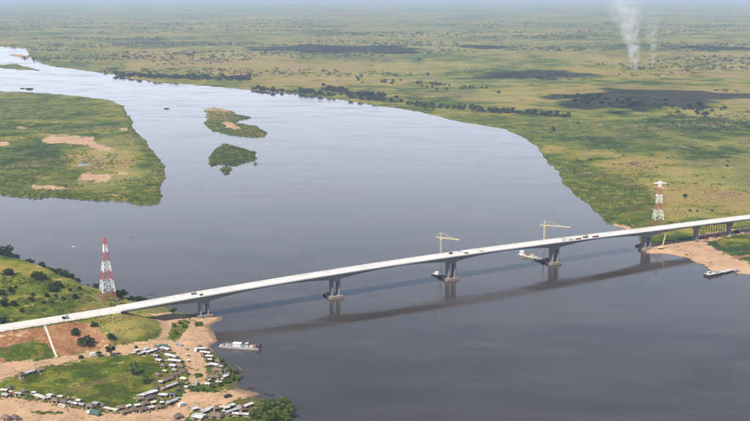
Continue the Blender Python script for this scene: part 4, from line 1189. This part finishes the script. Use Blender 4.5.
for x, w, h, m in ((10.5, 3.2, 1.5, 'tin_cream'), (13.6, 2.2, 1.8, 'rust_steel'), (15.6, 1.0, 2.4, 'dark_steel'), (-8.5, 2.2, 1.2, 'tin_grey'), (-11.5, 1.8, 1.3, 'hull_white'), (-14.0, 1.2, 0.9, 'rust_steel'), (2.2, 1.6, 1.6, 'grey_steel')):
    MB().box((x, -0.6, 1.33 + h / 2), (w, 2.8, h), 0.1).build('deck_locker', m, ferry)

def barge(a, b, wid, dep, label, hullmat, deckmat, house=None, group=None, name='barge', z0=0.0):
    ang, L = px_dir(a, b)
    o = empty(name, on_water((a[0] + b[0]) / 2, (a[1] + b[1]) / 2), ang); tag(o, label, 'barge' if name == 'barge' else 'boat', group)
    rg = []
    for q in (0, 0.05, 0.95, 1.0):
        k = 0.9 if q in (0, 1.0) else 1.0; x = (q - 0.5) * L; lift = 0.9 if q in (0, 1.0) else 0
        rg.append([(x, -wid / 2 * k, -0.6 + lift), (x, wid / 2 * k, -0.6 + lift), (x, wid / 2 * k, dep), (x, -wid / 2 * k, dep)])
    MB().loft(rg).build('hull', hullmat, o)
    MB().box((0, 0, dep + 0.07), (L * 0.94, wid * 0.94, 0.12)).build('deck', deckmat, o)
    for k in range(6): MB().tube([((k - 2.5) * L / 6.3, -wid / 2 * 1.02 - 0.1, dep * 0.45), ((k - 2.5) * L / 6.3, -wid / 2 * 1.02 - 0.45, dep * 0.45)], [0.5, 0.5], 8).build('fender', 'tyre', o)
    for hx, hy, sx, sy, sz, m in (house or []):
        c = MB().box((hx * L, hy * wid, dep + 0.13 + sz / 2), (sx, sy, sz)).build('deckhouse', m, o)
        MB().box((hx * L, hy * wid, dep + 0.2 + sz), (sx + 0.5, sy + 0.5, 0.15)).build('roof', m, c)
        MB().box((hx * L, hy * wid - sy / 2 - 0.03, dep + 0.2 + sz * 0.6), (sx * 0.6, 0.05, sz * 0.3)).build('window', 'glass_dark', c)
    return o
barge((706, 276.5), (720, 273.6), 7.5, 2.1, 'grey barge with dark stern moored off the right sandbank', 'dark_steel', 'hull_white', [(-0.25, 0.1, 4, 3, 2.2, 'hull_white'), (0.2, 0, 3, 4, 1.4, 'tin_grey')])
barge((720.8, 273.4), (732, 270.6), 7.0, 1.6, 'flat pontoon linking the grey barge to the right sandbank', 'dark_steel', 'hull_white', None)
barge((733, 271.8), (740, 272.3), 4.5, 1.5, 'small dark boat beached beside the pontoon on the right sandbank', 'dark_steel', 'grey_steel', [(0.1, 0, 2.2, 2, 1.4, 'grey_steel')], name='boat')
barge((433, 274.6), (445, 277.2), 6.0, 1.6, 'flat work barge with a white deck tied up at the third pier', 'dark_steel', 'hull_white', [(-0.2, 0.1, 3, 2.6, 2.0, 'white_paint')])
barge((536, 259.4), (549.5, 262.6), 8.0, 1.8, 'dark flat barge moored against the fourth pier', 'dark_steel', 'grey_steel', [(0.3, 0.1, 3, 2.6, 2.2, 'dark_steel')])
barge((519.5, 254.8), (537, 258.8), 6.0, 1.6, 'cream coloured work boat moored behind the dark barge at the fourth pier', 'hull_white', 'tin_cream', [(-0.36, 0, 4, 3.6, 3.4, 'white_paint'), (-0.05, 0, 4, 2.4, 1.2, 'rust_steel'), (0.22, 0, 5, 3, 1.4, 'tin_cream')], name='boat')
barge((324.5, 294.8), (331, 296.4), 5.5, 1.6, 'small dark barge tied to the left side of the second pier', 'dark_steel', 'grey_steel', [(0.0, 0, 2.2, 2, 1.8, 'grey_steel')])
barge((637, 245.6), (643, 247.4), 6.5, 1.6, 'small dark barge against the fifth pier at the right bank', 'dark_steel', 'dark_steel', [(0.1, 0, 2.2, 2, 1.6, 'dark_steel')])
def canoe(a, b, label, mat='door_dark', wid=1.5):
    ang, L = px_dir(a, b)
    o = empty('canoe', on_water((a[0] + b[0]) / 2, (a[1] + b[1]) / 2), ang); tag(o, label, 'boat', 'small boats on the river')
    rg = []; inn = []
    for q in np.linspace(0, 1, 9):
        w = wid / 2 * math.sin(math.pi * (0.06 + 0.88 * q)) ** 0.7; x = (q - 0.5) * L; r = 0.5 * abs(2 * q - 1) ** 3
        rg.append([(x, -w * 0.5, -0.2), (x, w * 0.5, -0.2), (x, w, 0.6 + r), (x, w * 0.8, 0.62 + r), (x, w * 0.4, 0.15), (x, -w * 0.4, 0.15), (x, -w * 0.8, 0.62 + r), (x, -w, 0.6 + r)])
    MB().loft(rg).build('hull', mat, o)
    for k in (-0.2, 0.15): MB().box((k * L, 0, 0.5), (0.3, wid * 0.7, 0.06)).build('thwart', 'wood', o)
canoe((247.5, 388.2), (254, 388.9), 'dark dugout canoe drawn up on the upper side of the landing ramp')
canoe((265, 394.6), (274, 395.8), 'dark dugout canoe lying off the tip of the landing ramp')
canoe((236, 366.5), (243, 371.5), 'brown dugout canoe beside the bushes below the huts', 'wood')
canoe((72, 247), (75, 247.2), 'small white motor boat on open water left of the left pylon', 'white_paint', 2.4)
canoe((131, 236.6), (134.5, 236.8), 'small pale boat on open water right of the left pylon', 'tin_grey', 2.2)

# ------------------------------------------------------------------ vehicles and site plant
def wheels(parent, xs, half, r):
    for x in xs:
        for s in (-1, 1):
            w = MB().tube([(x, s * half - 0.18, r), (x, s * half + 0.18, r)], [r, r], 12).build('wheel', 'tyre', parent)
            MB().tube([(x, s * (half + 0.19) - 0.02, r), (x, s * (half + 0.19) + 0.02, r)], [r * 0.5, r * 0.5], 8).build('rim', 'grey_steel', w)
def truck(loc, rz, label, cabm, bodym, L=9.0, group=None, load='box'):
    o = empty('truck', loc, rz); tag(o, label, 'truck', group)
    MB().box((0, 0, 0.85), (L, 2.0, 0.35)).build('chassis', 'dark_steel', o)
    mb = MB(); x0 = L / 2 - 2.2
    mb.loft([[(x0, -1.2, 1.0), (x0, 1.2, 1.0), (x0, 1.2, 3.0), (x0, -1.2, 3.0)], [(x0 + 1.5, -1.2, 1.0), (x0 + 1.5, 1.2, 1.0), (x0 + 1.4, 1.15, 2.95), (x0 + 1.4, -1.15, 2.95)],
             [(x0 + 2.2, -1.15, 0.9), (x0 + 2.2, 1.15, 0.9), (x0 + 2.1, 1.1, 1.9), (x0 + 2.1, -1.1, 1.9)]])
    cab = mb.build('cab', cabm, o)
    MB().box((x0 + 1.86, 0, 2.35), (0.3, 2.0, 0.8)).build('windscreen', 'glass_dark', cab)
    for s in (-1, 1): MB().box((x0 + 2.18, s * 0.85, 1.25), (0.1, 0.3, 0.25)).build('headlight', 'white_paint', cab)
    if load == 'box': MB().box((-1.2, 0, 2.35), (L - 2.8, 2.5, 2.6)).build('cargo_body', bodym, o)
    else:
        bed = MB().box((-1.2, 0, 1.2), (L - 2.8, 2.5, 0.3)).build('cargo_bed', bodym, o)
        for s in (-1, 1): MB().box((-1.2, s * 1.22, 1.65), (L - 2.8, 0.1, 0.7)).build('side_board', bodym, bed)
    wheels(o, (-L / 2 + 1.2, -L / 2 + 2.5, L / 2 - 1.5), 1.05, 0.55)
    return o
def minibus(loc, rz, label, mat):
    o = empty('minibus', loc, rz); tag(o, label, 'minibus')
    rg = []
    for x, z0, z1, w in ((-3.0, 0.5, 2.3, 0.95), (-2.9, 0.4, 2.5, 1.05), (1.6, 0.4, 2.5, 1.05), (2.5, 0.4, 1.7, 1.02), (3.1, 0.45, 1.4, 0.95)):
        rg.append([(x, -w, z0), (x, w, z0), (x, w * 1.0, z0 + (z1 - z0) * 0.55), (x, w * 0.9, z1), (x, -w * 0.9, z1), (x, -w * 1.0, z0 + (z1 - z0) * 0.55)])
    b = MB().loft(rg).build('body', mat, o)
    for s in (-1, 1):
        for k in range(3): MB().box((-1.9 + k * 1.4, s * 1.03, 1.85), (1.1, 0.08, 0.6)).build('window', 'glass_dark', b)
    wheels(o, (-1.9, 1.9), 0.95, 0.36)
def ground_dir(a, b):
    p, q = ground(*a), ground(*b); return math.atan2(q.y - p.y, q.x - p.x)
truck(ground(94, 415), ground_dir((105, 414), (87, 410)), 'green covered truck with a white cab parked on the dirt road', 'white_paint', 'tarp_green', 11)
minibus(ground(94, 355.5), ground_dir((89, 356), (99, 354.5)), 'white minibus on the track left of the dark tree', 'white_paint')
def deck_loc(s, t): return bridge_pt(s, t, float(deck_z(s)) + 0.1)
truck(deck_loc(-128, 3.5), BR_ANG, 'small dark truck on the approach road above the red slope', 'grey_steel', 'dark_steel', 5.6, None, 'bed')
truck(deck_loc(455, 2.0), BR_ANG, 'brown flatbed truck among the materials on the deck right of the far crane', 'mud_wall', 'mud_wall', 6.5, None, 'bed')
truck(deck_loc(-8, -3.0), BR_ANG + math.pi, 'small grey truck on the deck above the first pier', 'grey_steel', 'tin_grey', 5.6, None, 'bed')
def stack(s, t, size, mat, label, n=4):
    """a pile of planks or bars on timber bearers, each layer a part"""
    o = empty('material_stack', deck_loc(s, t), BR_ANG); tag(o, label, 'stack', 'building materials on the bridge deck')
    for k in (-0.35, 0.35): MB().box((k * size[0], 0, 0.1), (0.2, size[1], 0.2)).build('bearer', 'wood', o)
    h = size[2] / n
    for k in range(n): MB().box((0.05 * ((k * 7) % 3 - 1), 0.04 * ((k * 5) % 3 - 1), 0.2 + h * (k + 0.5)), (size[0] * (1 - 0.04 * (k % 2)), size[1] * (1 - 0.05 * k), h * 0.92)).build('layer', mat, o)
stack(432, 4.0, (6, 2.5, 1.6), 'tin_cream', 'cream stack of boards on the deck just right of the far crane')
stack(443, 4.6, (7, 2.2, 1.2), 'dark_rust', 'rust-brown bundle of bars on the deck right of the cream boards')
stack(468, 4.4, (8, 2.2, 1.4), 'dark_rust', 'rust-brown bundle of bars farthest right on the deck')
stack(423, 3.0, (4, 2.4, 1.8), 'tin_white', 'white pile of panels at the foot of the far crane')
stack(277, -3.5, (3.4, 2.4, 1.8), 'dark_rust', 'red-brown pile at the foot of the nearer crane on the deck')
stack(293, 2.5, (4, 1.8, 0.9), 'dark_rust', 'low rust-brown pile on the deck just right of the nearer crane')
stack(312, 2.5, (5, 1.8, 1.0), 'tin_cream', 'low pale pile on the deck farther right of the nearer crane')
stack(-3, 3.4, (3, 1.6, 1.1), 'dark_steel', 'small dark pile on the deck edge above the first pier')

# crawler crane and falsework under the right approach
def crawler_crane(px, py, label):
    g = ground(px, py); o = empty('crawler_crane', g, math.radians(15)); tag(o, label, 'crane')
    for s in (-1, 1):
        MB().loft([[(x, s * 1.6 - 0.4, 0.9 - 0.9 * k), (x, s * 1.6 + 0.4, 0.9 - 0.9 * k), (x, s * 1.6 + 0.4, 0.9 + 0.3 * k), (x, s * 1.6 - 0.4, 0.9 + 0.3 * k)] for x, k in ((-3, 0.3), (-2.4, 1), (2.4, 1), (3, 0.3))]).build('crawler_track', 'dark_steel', o)
    MB().box((-0.6, 0, 2.2), (5.0, 3.0, 1.8)).build('housing', 'crane_paint', o)
    c = MB().box((2.2, 1.0, 2.5), (1.6, 1.2, 2.0)).build('cab', 'crane_paint', o)
    MB().box((3.02, 1.0, 2.8), (0.06, 1.0, 1.0)).build('window', 'glass_dark', c)
    mb = MB(); lattice(mb, (1.8, -0.2, 1.8), (5.5, -0.2, 17), 0.9, 1.8, 0.18); mb.build('boom', 'crane_paint', o)
    MB().bar((5.5, -0.2, 17), (5.5, -0.2, 4), 0.14).build('cable', 'dark_steel', o)
crawler_crane(660.5, 249, 'yellow crawler crane on the sand beside the fifth pier')
fw_lab = ['rust-red falsework tower nearest the first approach pier', 'rust-red falsework tower in the middle under the right approach span', 'rust-red falsework tower nearest the second approach pier']
for k, s in enumerate((645, 658, 671)):
    gx, gy, _ = bridge_pt(s, 0, 0); gz = float(terrain_z(gx, gy)[0][0])
    o = empty('falsework_tower', (gx, gy, gz), BR_ANG); tag(o, fw_lab[k], 'falsework', 'falsework under the approach span')
    top = float(deck_z(s)) - 2.9 - gz
    for x in (-2.2, 2.2):
        for y in (-4, 0, 4): MB().bar((x, y, -0.4), (x, y, top), 0.32).build('post', 'dark_rust', o)
    for y in (-4, 0, 4): MB().bar((-2.2, y, top * 0.15), (2.2, y, top * 0.85), 0.25).build('brace', 'dark_rust', o)
    MB().box((0, 0, 0.4), (6.0, 11, 1.2)).build('sill_beam', 'dark_rust', o)
    MB().box((0, 0, top - 0.25), (5.4, 9.5, 0.4)).build('cap_beam', 'dark_rust', o)
truck(ground(737, 232.5), BR_ANG + 0.2, 'dark truck parked under the approach near the right edge', 'dark_steel', 'dark_steel', 9)
truck(ground(717, 250), ground_dir((717, 250), (726, 254)), 'small dark truck on the sandy track of the right bank', 'dark_steel', 'rust_steel', 8, None, 'bed')

# ------------------------------------------------------------------ the village of huts and stalls
def hut(px, py, wpx, kind, label, d=None, dep=None, group='huts and stalls of the riverside settlement'):
    """kind: roof material; d: pixel direction of the long side; dep: depth in metres"""
    d = d or (10, 1)
    g = ground(px, py + 1.2); q = ground(px + d[0], py + 1.2 + d[1])
    rz = math.atan2(q.y - g.y, q.x - g.x) + random.Random(int(px * 13 + py * 7)).uniform(-0.2, 0.2)
    mpp = math.hypot(g.y, CAM_H) / FPX
    c = abs(math.cos(rz)); L = max(2.6, wpx * mpp * 0.84 / max(0.5, c))
    r = random.Random(int(px * 31 + py * 17)); D = dep or min(L * 0.95, r.uniform(3.4, 4.8)); Hh = r.uniform(1.9, 2.4)
    o = empty('hut', (g.x, g.y, g.z - 0.05), rz); tag(o, label, 'hut', group)
    thatched = kind.startswith('thatch'); wallm = 'reed_wall' if thatched or r.random() < 0.4 else 'mud_wall'
    wl = L - 0.8; wd = D - 1.6
    # walls of one room with an open front bay towards the lane, posts under the eaves
    mb = MB(); th = 0.18
    mb.box((0, wd / 2 + 0.2 - th / 2, Hh / 2), (wl, th, Hh)); mb.box((-wl / 2 + th / 2, 0.1, Hh / 2), (th, wd - 0.25, Hh)); mb.box((wl / 2 - th / 2, 0.1, Hh / 2), (th, wd - 0.25, Hh))
    mb.box((-wl * 0.30, -wd / 2 + 0.1, Hh / 2), (wl * 0.4 - 0.4, th, Hh)); mb.box((wl * 0.32, -wd / 2 + 0.1, Hh / 2), (wl * 0.36 - 0.4, th, Hh))
    w = mb.build('wall', wallm, o)
    MB().box((wl * 0.02, -wd / 2 + 0.16, Hh * 0.44), (wl * 0.16, 0.08, Hh * 0.86)).build('door', 'door_dark', w)
    np_ = max(2, int(L / 3) + 1)
    for k in range(np_):
        x = -wl / 2 + wl * k / (np_ - 1)
        MB().box((x, -D / 2 + 0.25, Hh / 2 - 0.1), (0.16, 0.16, Hh)).build('post', 'wood', o)
    y0, y1 = -D / 2 - 0.1, D / 2 + 0.1; hl = L / 2
    if thatched:
        rh = r.uniform(1.4, 2.0); e = min(hl * 0.55, 1.6)
        vs = [(-hl, y0, Hh - 0.15), (hl, y0, Hh - 0.15), (hl, y1, Hh - 0.15), (-hl, y1, Hh - 0.15), (-hl + e, 0, Hh + rh), (hl - e, 0, Hh + rh)]
        vs += [(x * 0.9, y * 0.9, z - 0.4 if i > 3 else z + 0.1) for i, (x, y, z) in enumerate(vs)]
        fs = [(0, 1, 5, 4), (1, 2, 5), (2, 3, 4, 5), (3, 0, 4), (7, 6, 10, 11), (8, 7, 11), (9, 8, 11, 10), (6, 9, 10), (0, 6, 7, 1), (1, 7, 8, 2), (2, 8, 9, 3), (3, 9, 6, 0)]
        rf = MB().add(vs, fs).build('roof', kind, o)
        MB().bar((-hl + e, 0, Hh + rh + 0.03), (hl - e, 0, Hh + rh + 0.03), 0.3).build('ridge', 'thatch_dark', rf)
    else:
        # overlapping metal or canvas sheets, laid to a low pitch
        rh = r.uniform(0.35, 0.8); ns = max(2, int(L / 2.2))
        rt = empty('roof', (0, 0, 0)); rt.parent = o
        for k in range(ns):
            xa, xb = -hl + L * k / ns, -hl + L * (k + 1) / ns + 0.12
            dz = 0.045 * (k % 2) + r.uniform(0, 0.05)
            for (ya, za, yb, zb) in ((y0, Hh, 0.02, Hh + rh), (y1, Hh, -0.02, Hh + rh)):
                vs = [(xa, ya, za + dz), (xb, ya, za + dz), (xb, yb, zb + dz), (xa, yb, zb + dz)]; vs += [(x, y, z - 0.06) for x, y, z in vs]
                m = kind if r.random() > 0.18 else ('tin_grey' if kind != 'tin_grey' else 'rust_steel')
                MB().add(vs, [(0, 1, 2, 3), (7, 6, 5, 4), (0, 4, 5, 1), (1, 5, 6, 2), (2, 6, 7, 3), (3, 7, 4, 0)]).build('sheet', m, rt)
    return o
R1 = (10, 1.8); R2 = (10, -2.6); R3 = (10, 1.2); RL = (10, 2.0)
HUTS = [
 (4.5, 391, 9, 'tin_cream', 'pale cream-roofed hut at the left edge, upper of the two beside the dirt road', R1), (6, 395.5, 8, 'tin_grey', 'grey-roofed hut at the left edge directly beside the dirt road', R1),
 (17.5, 394.5, 11, 'tin_grey', 'grey tin-roofed hut, third from the left edge along the dirt road', R1), (41, 397.5, 17, 'tin_cream', 'long open cream-roofed stall beside the dirt road at left', R1),
 (55, 401.5, 10, 'thatch', 'brown thatched hut just right of the long cream stall', R1), (60.5, 397.5, 6, 'tin_cream', 'small cream hut behind the brown thatched hut by the dirt road', R1),
 (64.5, 402.5, 9, 'thatch_dark', 'darkest thatched hut in the row along the dirt road', R1), (74.5, 404, 8, 'tin_white', 'left of two small whitish tin huts side by side on the dirt road', R1),
 (82, 405.7, 7, 'tin_grey', 'right of two small whitish tin huts side by side on the dirt road', R1), (90.5, 407, 9, 'thatch', 'brown thatched hut just above the green truck', R1),
 (6, 419, 10, 'thatch', 'brown thatched hut in the bottom left corner', R1), (15, 418.5, 9, 'thatch_dark', 'dark thatched hut right of the one in the bottom left corner', R1),
 (29.5, 372.5, 8, 'tin_grey', 'grey-roofed hut at the upper left edge of the field below the track', R2), (41, 370.3, 7, 'thatch', 'brown thatched hut beside the track right of the grey hut at upper left', R2),
 (22, 375.5, 4.5, 'thatch_dark', 'tiny dark hut left of the grey hut below the upper track', R2),
 (111, 410, 18, 'tin_cream', 'long pale-roofed hut right of the green truck', R1), (125, 412.7, 8, 'thatch', 'brown thatched hut right of the long pale hut at the road bend', R2),
 (133.5, 410.7, 8, 'thatch', 'second brown thatched hut right of the long pale hut', R2), (143.5, 410.2, 9, 'thatch_dark', 'third brown thatched hut right of the long pale hut', R2),
 (151, 408.4, 6, 'tin_cream', 'small cream hut at the end of the thatched row by the road bend', R2), (158, 407.6, 6, 'thatch', 'last small brown hut right of the thatched row by the road bend', R2),
 (147.5, 394.5, 18, 'tin_white', 'long white-roofed hut at the lower right corner of the field', R2), (140.5, 399.5, 9, 'thatch', 'brown hut in front of the long white hut', R2), (150, 399, 8, 'thatch_dark', 'dark hut in front of the right end of the long white hut', R2),
 (163, 395.5, 11, 'tin_white', 'white-roofed hut right of the long white hut', R3), (172.5, 395.5, 8, 'tarp_purple', 'dark purple tarpaulin stall beside the lower end of the lane', R3), (171, 402.5, 10, 'tin_grey', 'grey-white tin hut on the corner of lane and road', R2),
 (168, 379.5, 10, 'thatch', 'brown-grey hut left of the yellow shelter on the lane', R2), (169, 387, 15, 'tin_grey', 'long slanting grey hut left of the lower lane', (10, -4.5)),
 (178, 417.5, 9, 'thatch', 'brown thatched hut at the bottom edge left of the white tarpaulin', R2),
 (151, 351.3, 10, 'tin_white', 'white hut at the left end of the cluster by the track', R2), (143, 353, 5, 'tin_white', 'tiny white stall left of the cluster by the track', R2), (162, 346, 14, 'tarp_green', 'green-roofed open shelter at the head of the village', R3),
 (165.5, 349, 11, 'tin_white', 'white hut just below the green-roofed shelter', RL), (171.5, 356.4, 15, 'tin_white', 'large white-roofed hut, upper of two beside the lane head', RL), (175, 361.3, 16, 'tin_white', 'large white-roofed hut, lower of two beside the lane head', RL),
 (173, 366, 8, 'tin_white', 'small white hut under the two large white huts left of the lane', RL), (181, 366.5, 7, 'thatch', 'brown hut on the lane edge right of the small white hut', RL), (183, 372, 8, 'thatch_dark', 'dark thatched hut on the left edge of the lane', RL),
 (183.5, 379.5, 7, 'tarp_yellow', 'pale yellow tarpaulin shelter on the left side of the lane', RL), 
 (202.5, 349, 11, 'tin_white', 'first white hut at the top of the row on the river side of the lane', RL), (205.8, 353, 12, 'tin_white', 'second and brightest white hut in the row on the river side of the lane', RL), (209.5, 356.6, 9, 'tin_cream', 'third pale hut in the row on the river side of the lane', RL),
 (214, 365, 11, 'tin_white', 'lone white hut in the middle of the river side of the lane', RL), (217, 371.2, 14, 'thatch', 'upper of two large brown thatched huts on the river side of the lane', R3), (213.5, 378, 14, 'thatch', 'lower of two large brown thatched huts on the river side of the lane', R3),
 (225.5, 377, 6, 'tin_white', 'small white stall right of the lower brown thatched hut', R2),
 (198.5, 417.5, 14, 'tin_white', 'white-roofed building at the bottom edge left of the square thatched house', R3, 8), (216, 416, 16, 'thatch', 'big square brown thatched house at the bottom edge', R3, 8),
 (231, 406.6, 7, 'tin_white', 'small white hut above the long grey roofs near the ramp', R2), (233, 411, 16, 'tin_grey', 'long grey-white hut below the landing ramp', R2), (240.5, 415.2, 20, 'tin_white', 'longest white-roofed hut at the bottom near the thicket', R3),
 (248, 406, 9, 'tin_white', 'white hut nearest the thicket below the landing ramp', R2), (222, 407.6, 6, 'tin_cream', 'small pale hut on the edge of the ramp road', R2), (209, 409.4, 7, 'tin_cream', 'small cream stall beside the ramp road above the square house', R2),
]
# second rank of smaller huts packed in behind the first
SECOND = [
 ([(10, 388.5), (24, 391.5), (34, 393.5), (50, 396.5), (69, 399.5), (79, 401.5), (96, 404.5), (103, 406.5)], R1, '%s small hut from the left in the second row behind the dirt-road huts'),
 ([(120, 408.5), (128, 407.5), (137, 406), (145, 404.5), (153, 403.5)], R2, '%s small hut from the left behind the thatched row at the road bend'),
 ([(156, 356.5), (159, 361), (163, 366.5), (165, 372), (158, 375.5), (175, 371), (176, 376), (177, 383.5), (161, 382.5), (157, 388.5)], RL, '%s small hut in the cluster west of the lane, counted from the left'),
 ([(210, 360.5), (218, 362), (221, 367), (225, 371.5), (208, 384.5), (219, 383), (229, 375)], RL, '%s small hut from the left on the slope between lane and river'),
 ([(194, 409.5), (205, 411.5), (216, 409.5), (226, 408.8), (239, 407.4), (243, 410.5), (251, 415)], R2, '%s small hut from the left among the roofs below the landing ramp'),
 ([(137, 350.8), (146, 349.6), (156, 348.6)], R2, '%s small hut from the left along the upper track'),
]
_k2 = ['tin_grey', 'thatch', 'tin_white', 'thatch_dark', 'tin_cream', 'tin_white', 'thatch']
_n2 = 0
for sp, dr, lab in SECOND:
    for k, (x, y) in enumerate(sorted(sp)):
        _n2 += 1
        hut(x, y, 4.6 + (_n2 * 7 % 5) * 0.6, _k2[(_n2 * 3) % 7], lab % _ORD[k], dr)
for h in HUTS: hut(*h)
# heaps of red earth under the right approach
for k, (x, y, w, lab) in enumerate([(703, 240.5, 6, 'red earth heap beside the first approach pier'), (712, 239, 8, 'widest red earth heap under the right approach span'), (721, 236.5, 6, 'red earth heap right of the widest heap under the approach'),
        (729, 236.5, 5, 'red earth heap beside the second approach pier'), (742, 233.5, 7, 'red earth heap by the right edge under the approach'), (676, 247, 6, 'low earth heap on the sand left of the first approach pier')]):
    g = ground(x, y); r_ = w * g.y / FPX / 2; v = ICO_V * np.array([r_, r_ * 0.9, r_ * 0.42]) * (0.8 + 0.5 * vnoise(ICO_V[:, 0] * 2.2 + k * 5, ICO_V[:, 1] * 2.2 + ICO_V[:, 2] * 2, 3))[:, None]
    mb = MB(); mb.add(v.tolist(), ICO_F); o = mb.build('earth_heap', 'mud_wall', None, smooth=True); o.location = g; tag(o, lab, 'earth heap', 'earth heaps under the right approach')

# small market stalls squeezed in between the huts
def stall(px, py, label, group, mat, rz):
    g = ground(px, py); r = random.Random(int(px * 91 + py * 57)); L = r.uniform(2.2, 3.8); D = r.uniform(1.9, 2.8); h = r.uniform(1.7, 2.2)
    o = empty('market_stall', g, rz + r.uniform(-0.4, 0.4)); tag(o, label, 'stall', group)
    for sx in (-1, 1):
        for sy in (-1, 1): MB().box((sx * (L / 2 - 0.15), sy * (D / 2 - 0.15), h / 2 - 0.15), (0.12, 0.12, h)).build('post', 'wood', o)
    t = r.uniform(-0.25, 0.25)
    vs = [(-L / 2, -D / 2, h - t), (L / 2, -D / 2, h - t), (L / 2, D / 2, h + t), (-L / 2, D / 2, h + t), (0, -D / 2, h - t + 0.2), (0, D / 2, h + t + 0.2)]
    n = len(vs); vs += [(x, y, z - 0.07) for x, y, z in vs]
    MB().add(vs, [(0, 4, 5, 3), (4, 1, 2, 5), (9, 11, 10, 6), (11, 8, 7, 10), (0, 6, 10, 4), (4, 10, 7, 1), (1, 7, 8, 2), (2, 8, 11, 5), (5, 11, 9, 3), (3, 9, 6, 0)]).build('roof', mat, o)
    MB().box((0, -D * 0.2, 0.8), (L * 0.8, D * 0.4, 0.1)).build('counter', 'reed_wall', o)
    for k in range(3): MB().box(((k - 1) * L * 0.26, -D * 0.2, 1.0), (0.5, 0.4, 0.3), k * 0.4).build('goods', ('tin_cream', 'rust_steel', 'tarp_green')[k], o)
STALLS = [
  ([(186, 350), (187, 356), (188, 362), (189, 369), (188, 375), (188, 384), (186, 389)], '%s small stall from the top along the left edge of the lane', 'stalls on the left of the lane'),
  ([(199, 347), (203, 357.5), (206.5, 361), (208, 367), (207, 374), (209, 382), (222, 381)], '%s small stall from the top along the river side of the lane', 'stalls on the river side of the lane'),
  ([(11, 393.5), (26, 396), (32, 397), (49, 400), (69, 404), (87, 409), (101, 411.5), (120, 413.5)], '%s small stall from the left along the edge of the dirt road', 'stalls along the dirt road'),
  ([(134, 354.5), (139, 355.5), (147, 354), (157, 353.5), (161, 351.5)], '%s small stall from the left beside the upper track', 'stalls beside the upper track'),
  ([(156, 392), (158, 401), (162, 404.5), (178, 391), (178, 400)], '%s small stall from the left near the lane and road corner', 'stalls at the corner'),
  ([(190, 410), (204, 412), (214, 410), (224, 413), (229, 416.5), (252, 411)], '%s small stall from the left among the bottom huts below the ramp', 'stalls below the ramp')]
_sm = ['tin_grey', 'thatch', 'tin_white', 'tin_cream', 'thatch_dark', 'tarp_purple', 'tin_white', 'thatch']
for i, (sp, lab, grp) in enumerate(STALLS):
    for k, (x, y) in enumerate(sp): stall(x, y, lab % _ORD[k], grp, _sm[(k * 3 + i) % 8], 0.3 * i + k)

# a few more parked vehicles
for x, y, dx, dy, lab, m in [(196, 351, 3, -5, 'white minibus at the upper end of the sandy lane', 'white_paint'), (197, 385, 4, -5, 'grey minibus at the lower end of the sandy lane', 'tin_grey'),
        (62, 407.5, 8, 1.5, 'cream minibus on the dirt road in front of the dark thatched hut', 'tin_cream'), (182, 406, 8, -2.5, 'white minibus on the road to the landing ramp', 'white_paint'),
        (179, 346, 6, 1, 'grey minibus on the sand right of the green-roofed shelter', 'tin_grey'), (228, 397.5, 8, -2, 'dark minibus driving on the landing ramp', 'dark_steel')]:
    minibus(ground(x, y), ground_dir((x, y), (x + dx, y + dy)), lab, m)
# loose goods, sacks, crates and litter round the huts, too many to count
mb = MB(); cr = random.Random(5)
spots = [(h[0], h[1], h[2]) for h in HUTS]
qx = []; qy = []
for (x, y, w) in spots:
    for k in range(11): qx.append(x + cr.uniform(-0.75, 0.75) * w); qy.append(y + cr.uniform(-1.5, 4.5))
gx, gy, gz = ground_pts(np.array(qx), np.array(qy))
for k in range(len(gx)):
    if gz[k] < 0.5: continue
    mb.mi = cr.choice((0, 0, 1, 2, 3, 4, 4)); s = cr.uniform(0.35, 1.1)
    mb.box((gx[k], gy[k], gz[k] + s * 0.3), (s * cr.uniform(0.8, 2.0), s, s * cr.uniform(0.5, 1.0)), cr.uniform(0, 3), cr.uniform(0.6, 1.0))
tag(mb.build('market_clutter', ['wood', 'tin_cream', 'mud_wall', 'tin_white', 'dark_steel']), 'sacks, crates and litter lying around the village huts', 'clutter', kind='stuff')
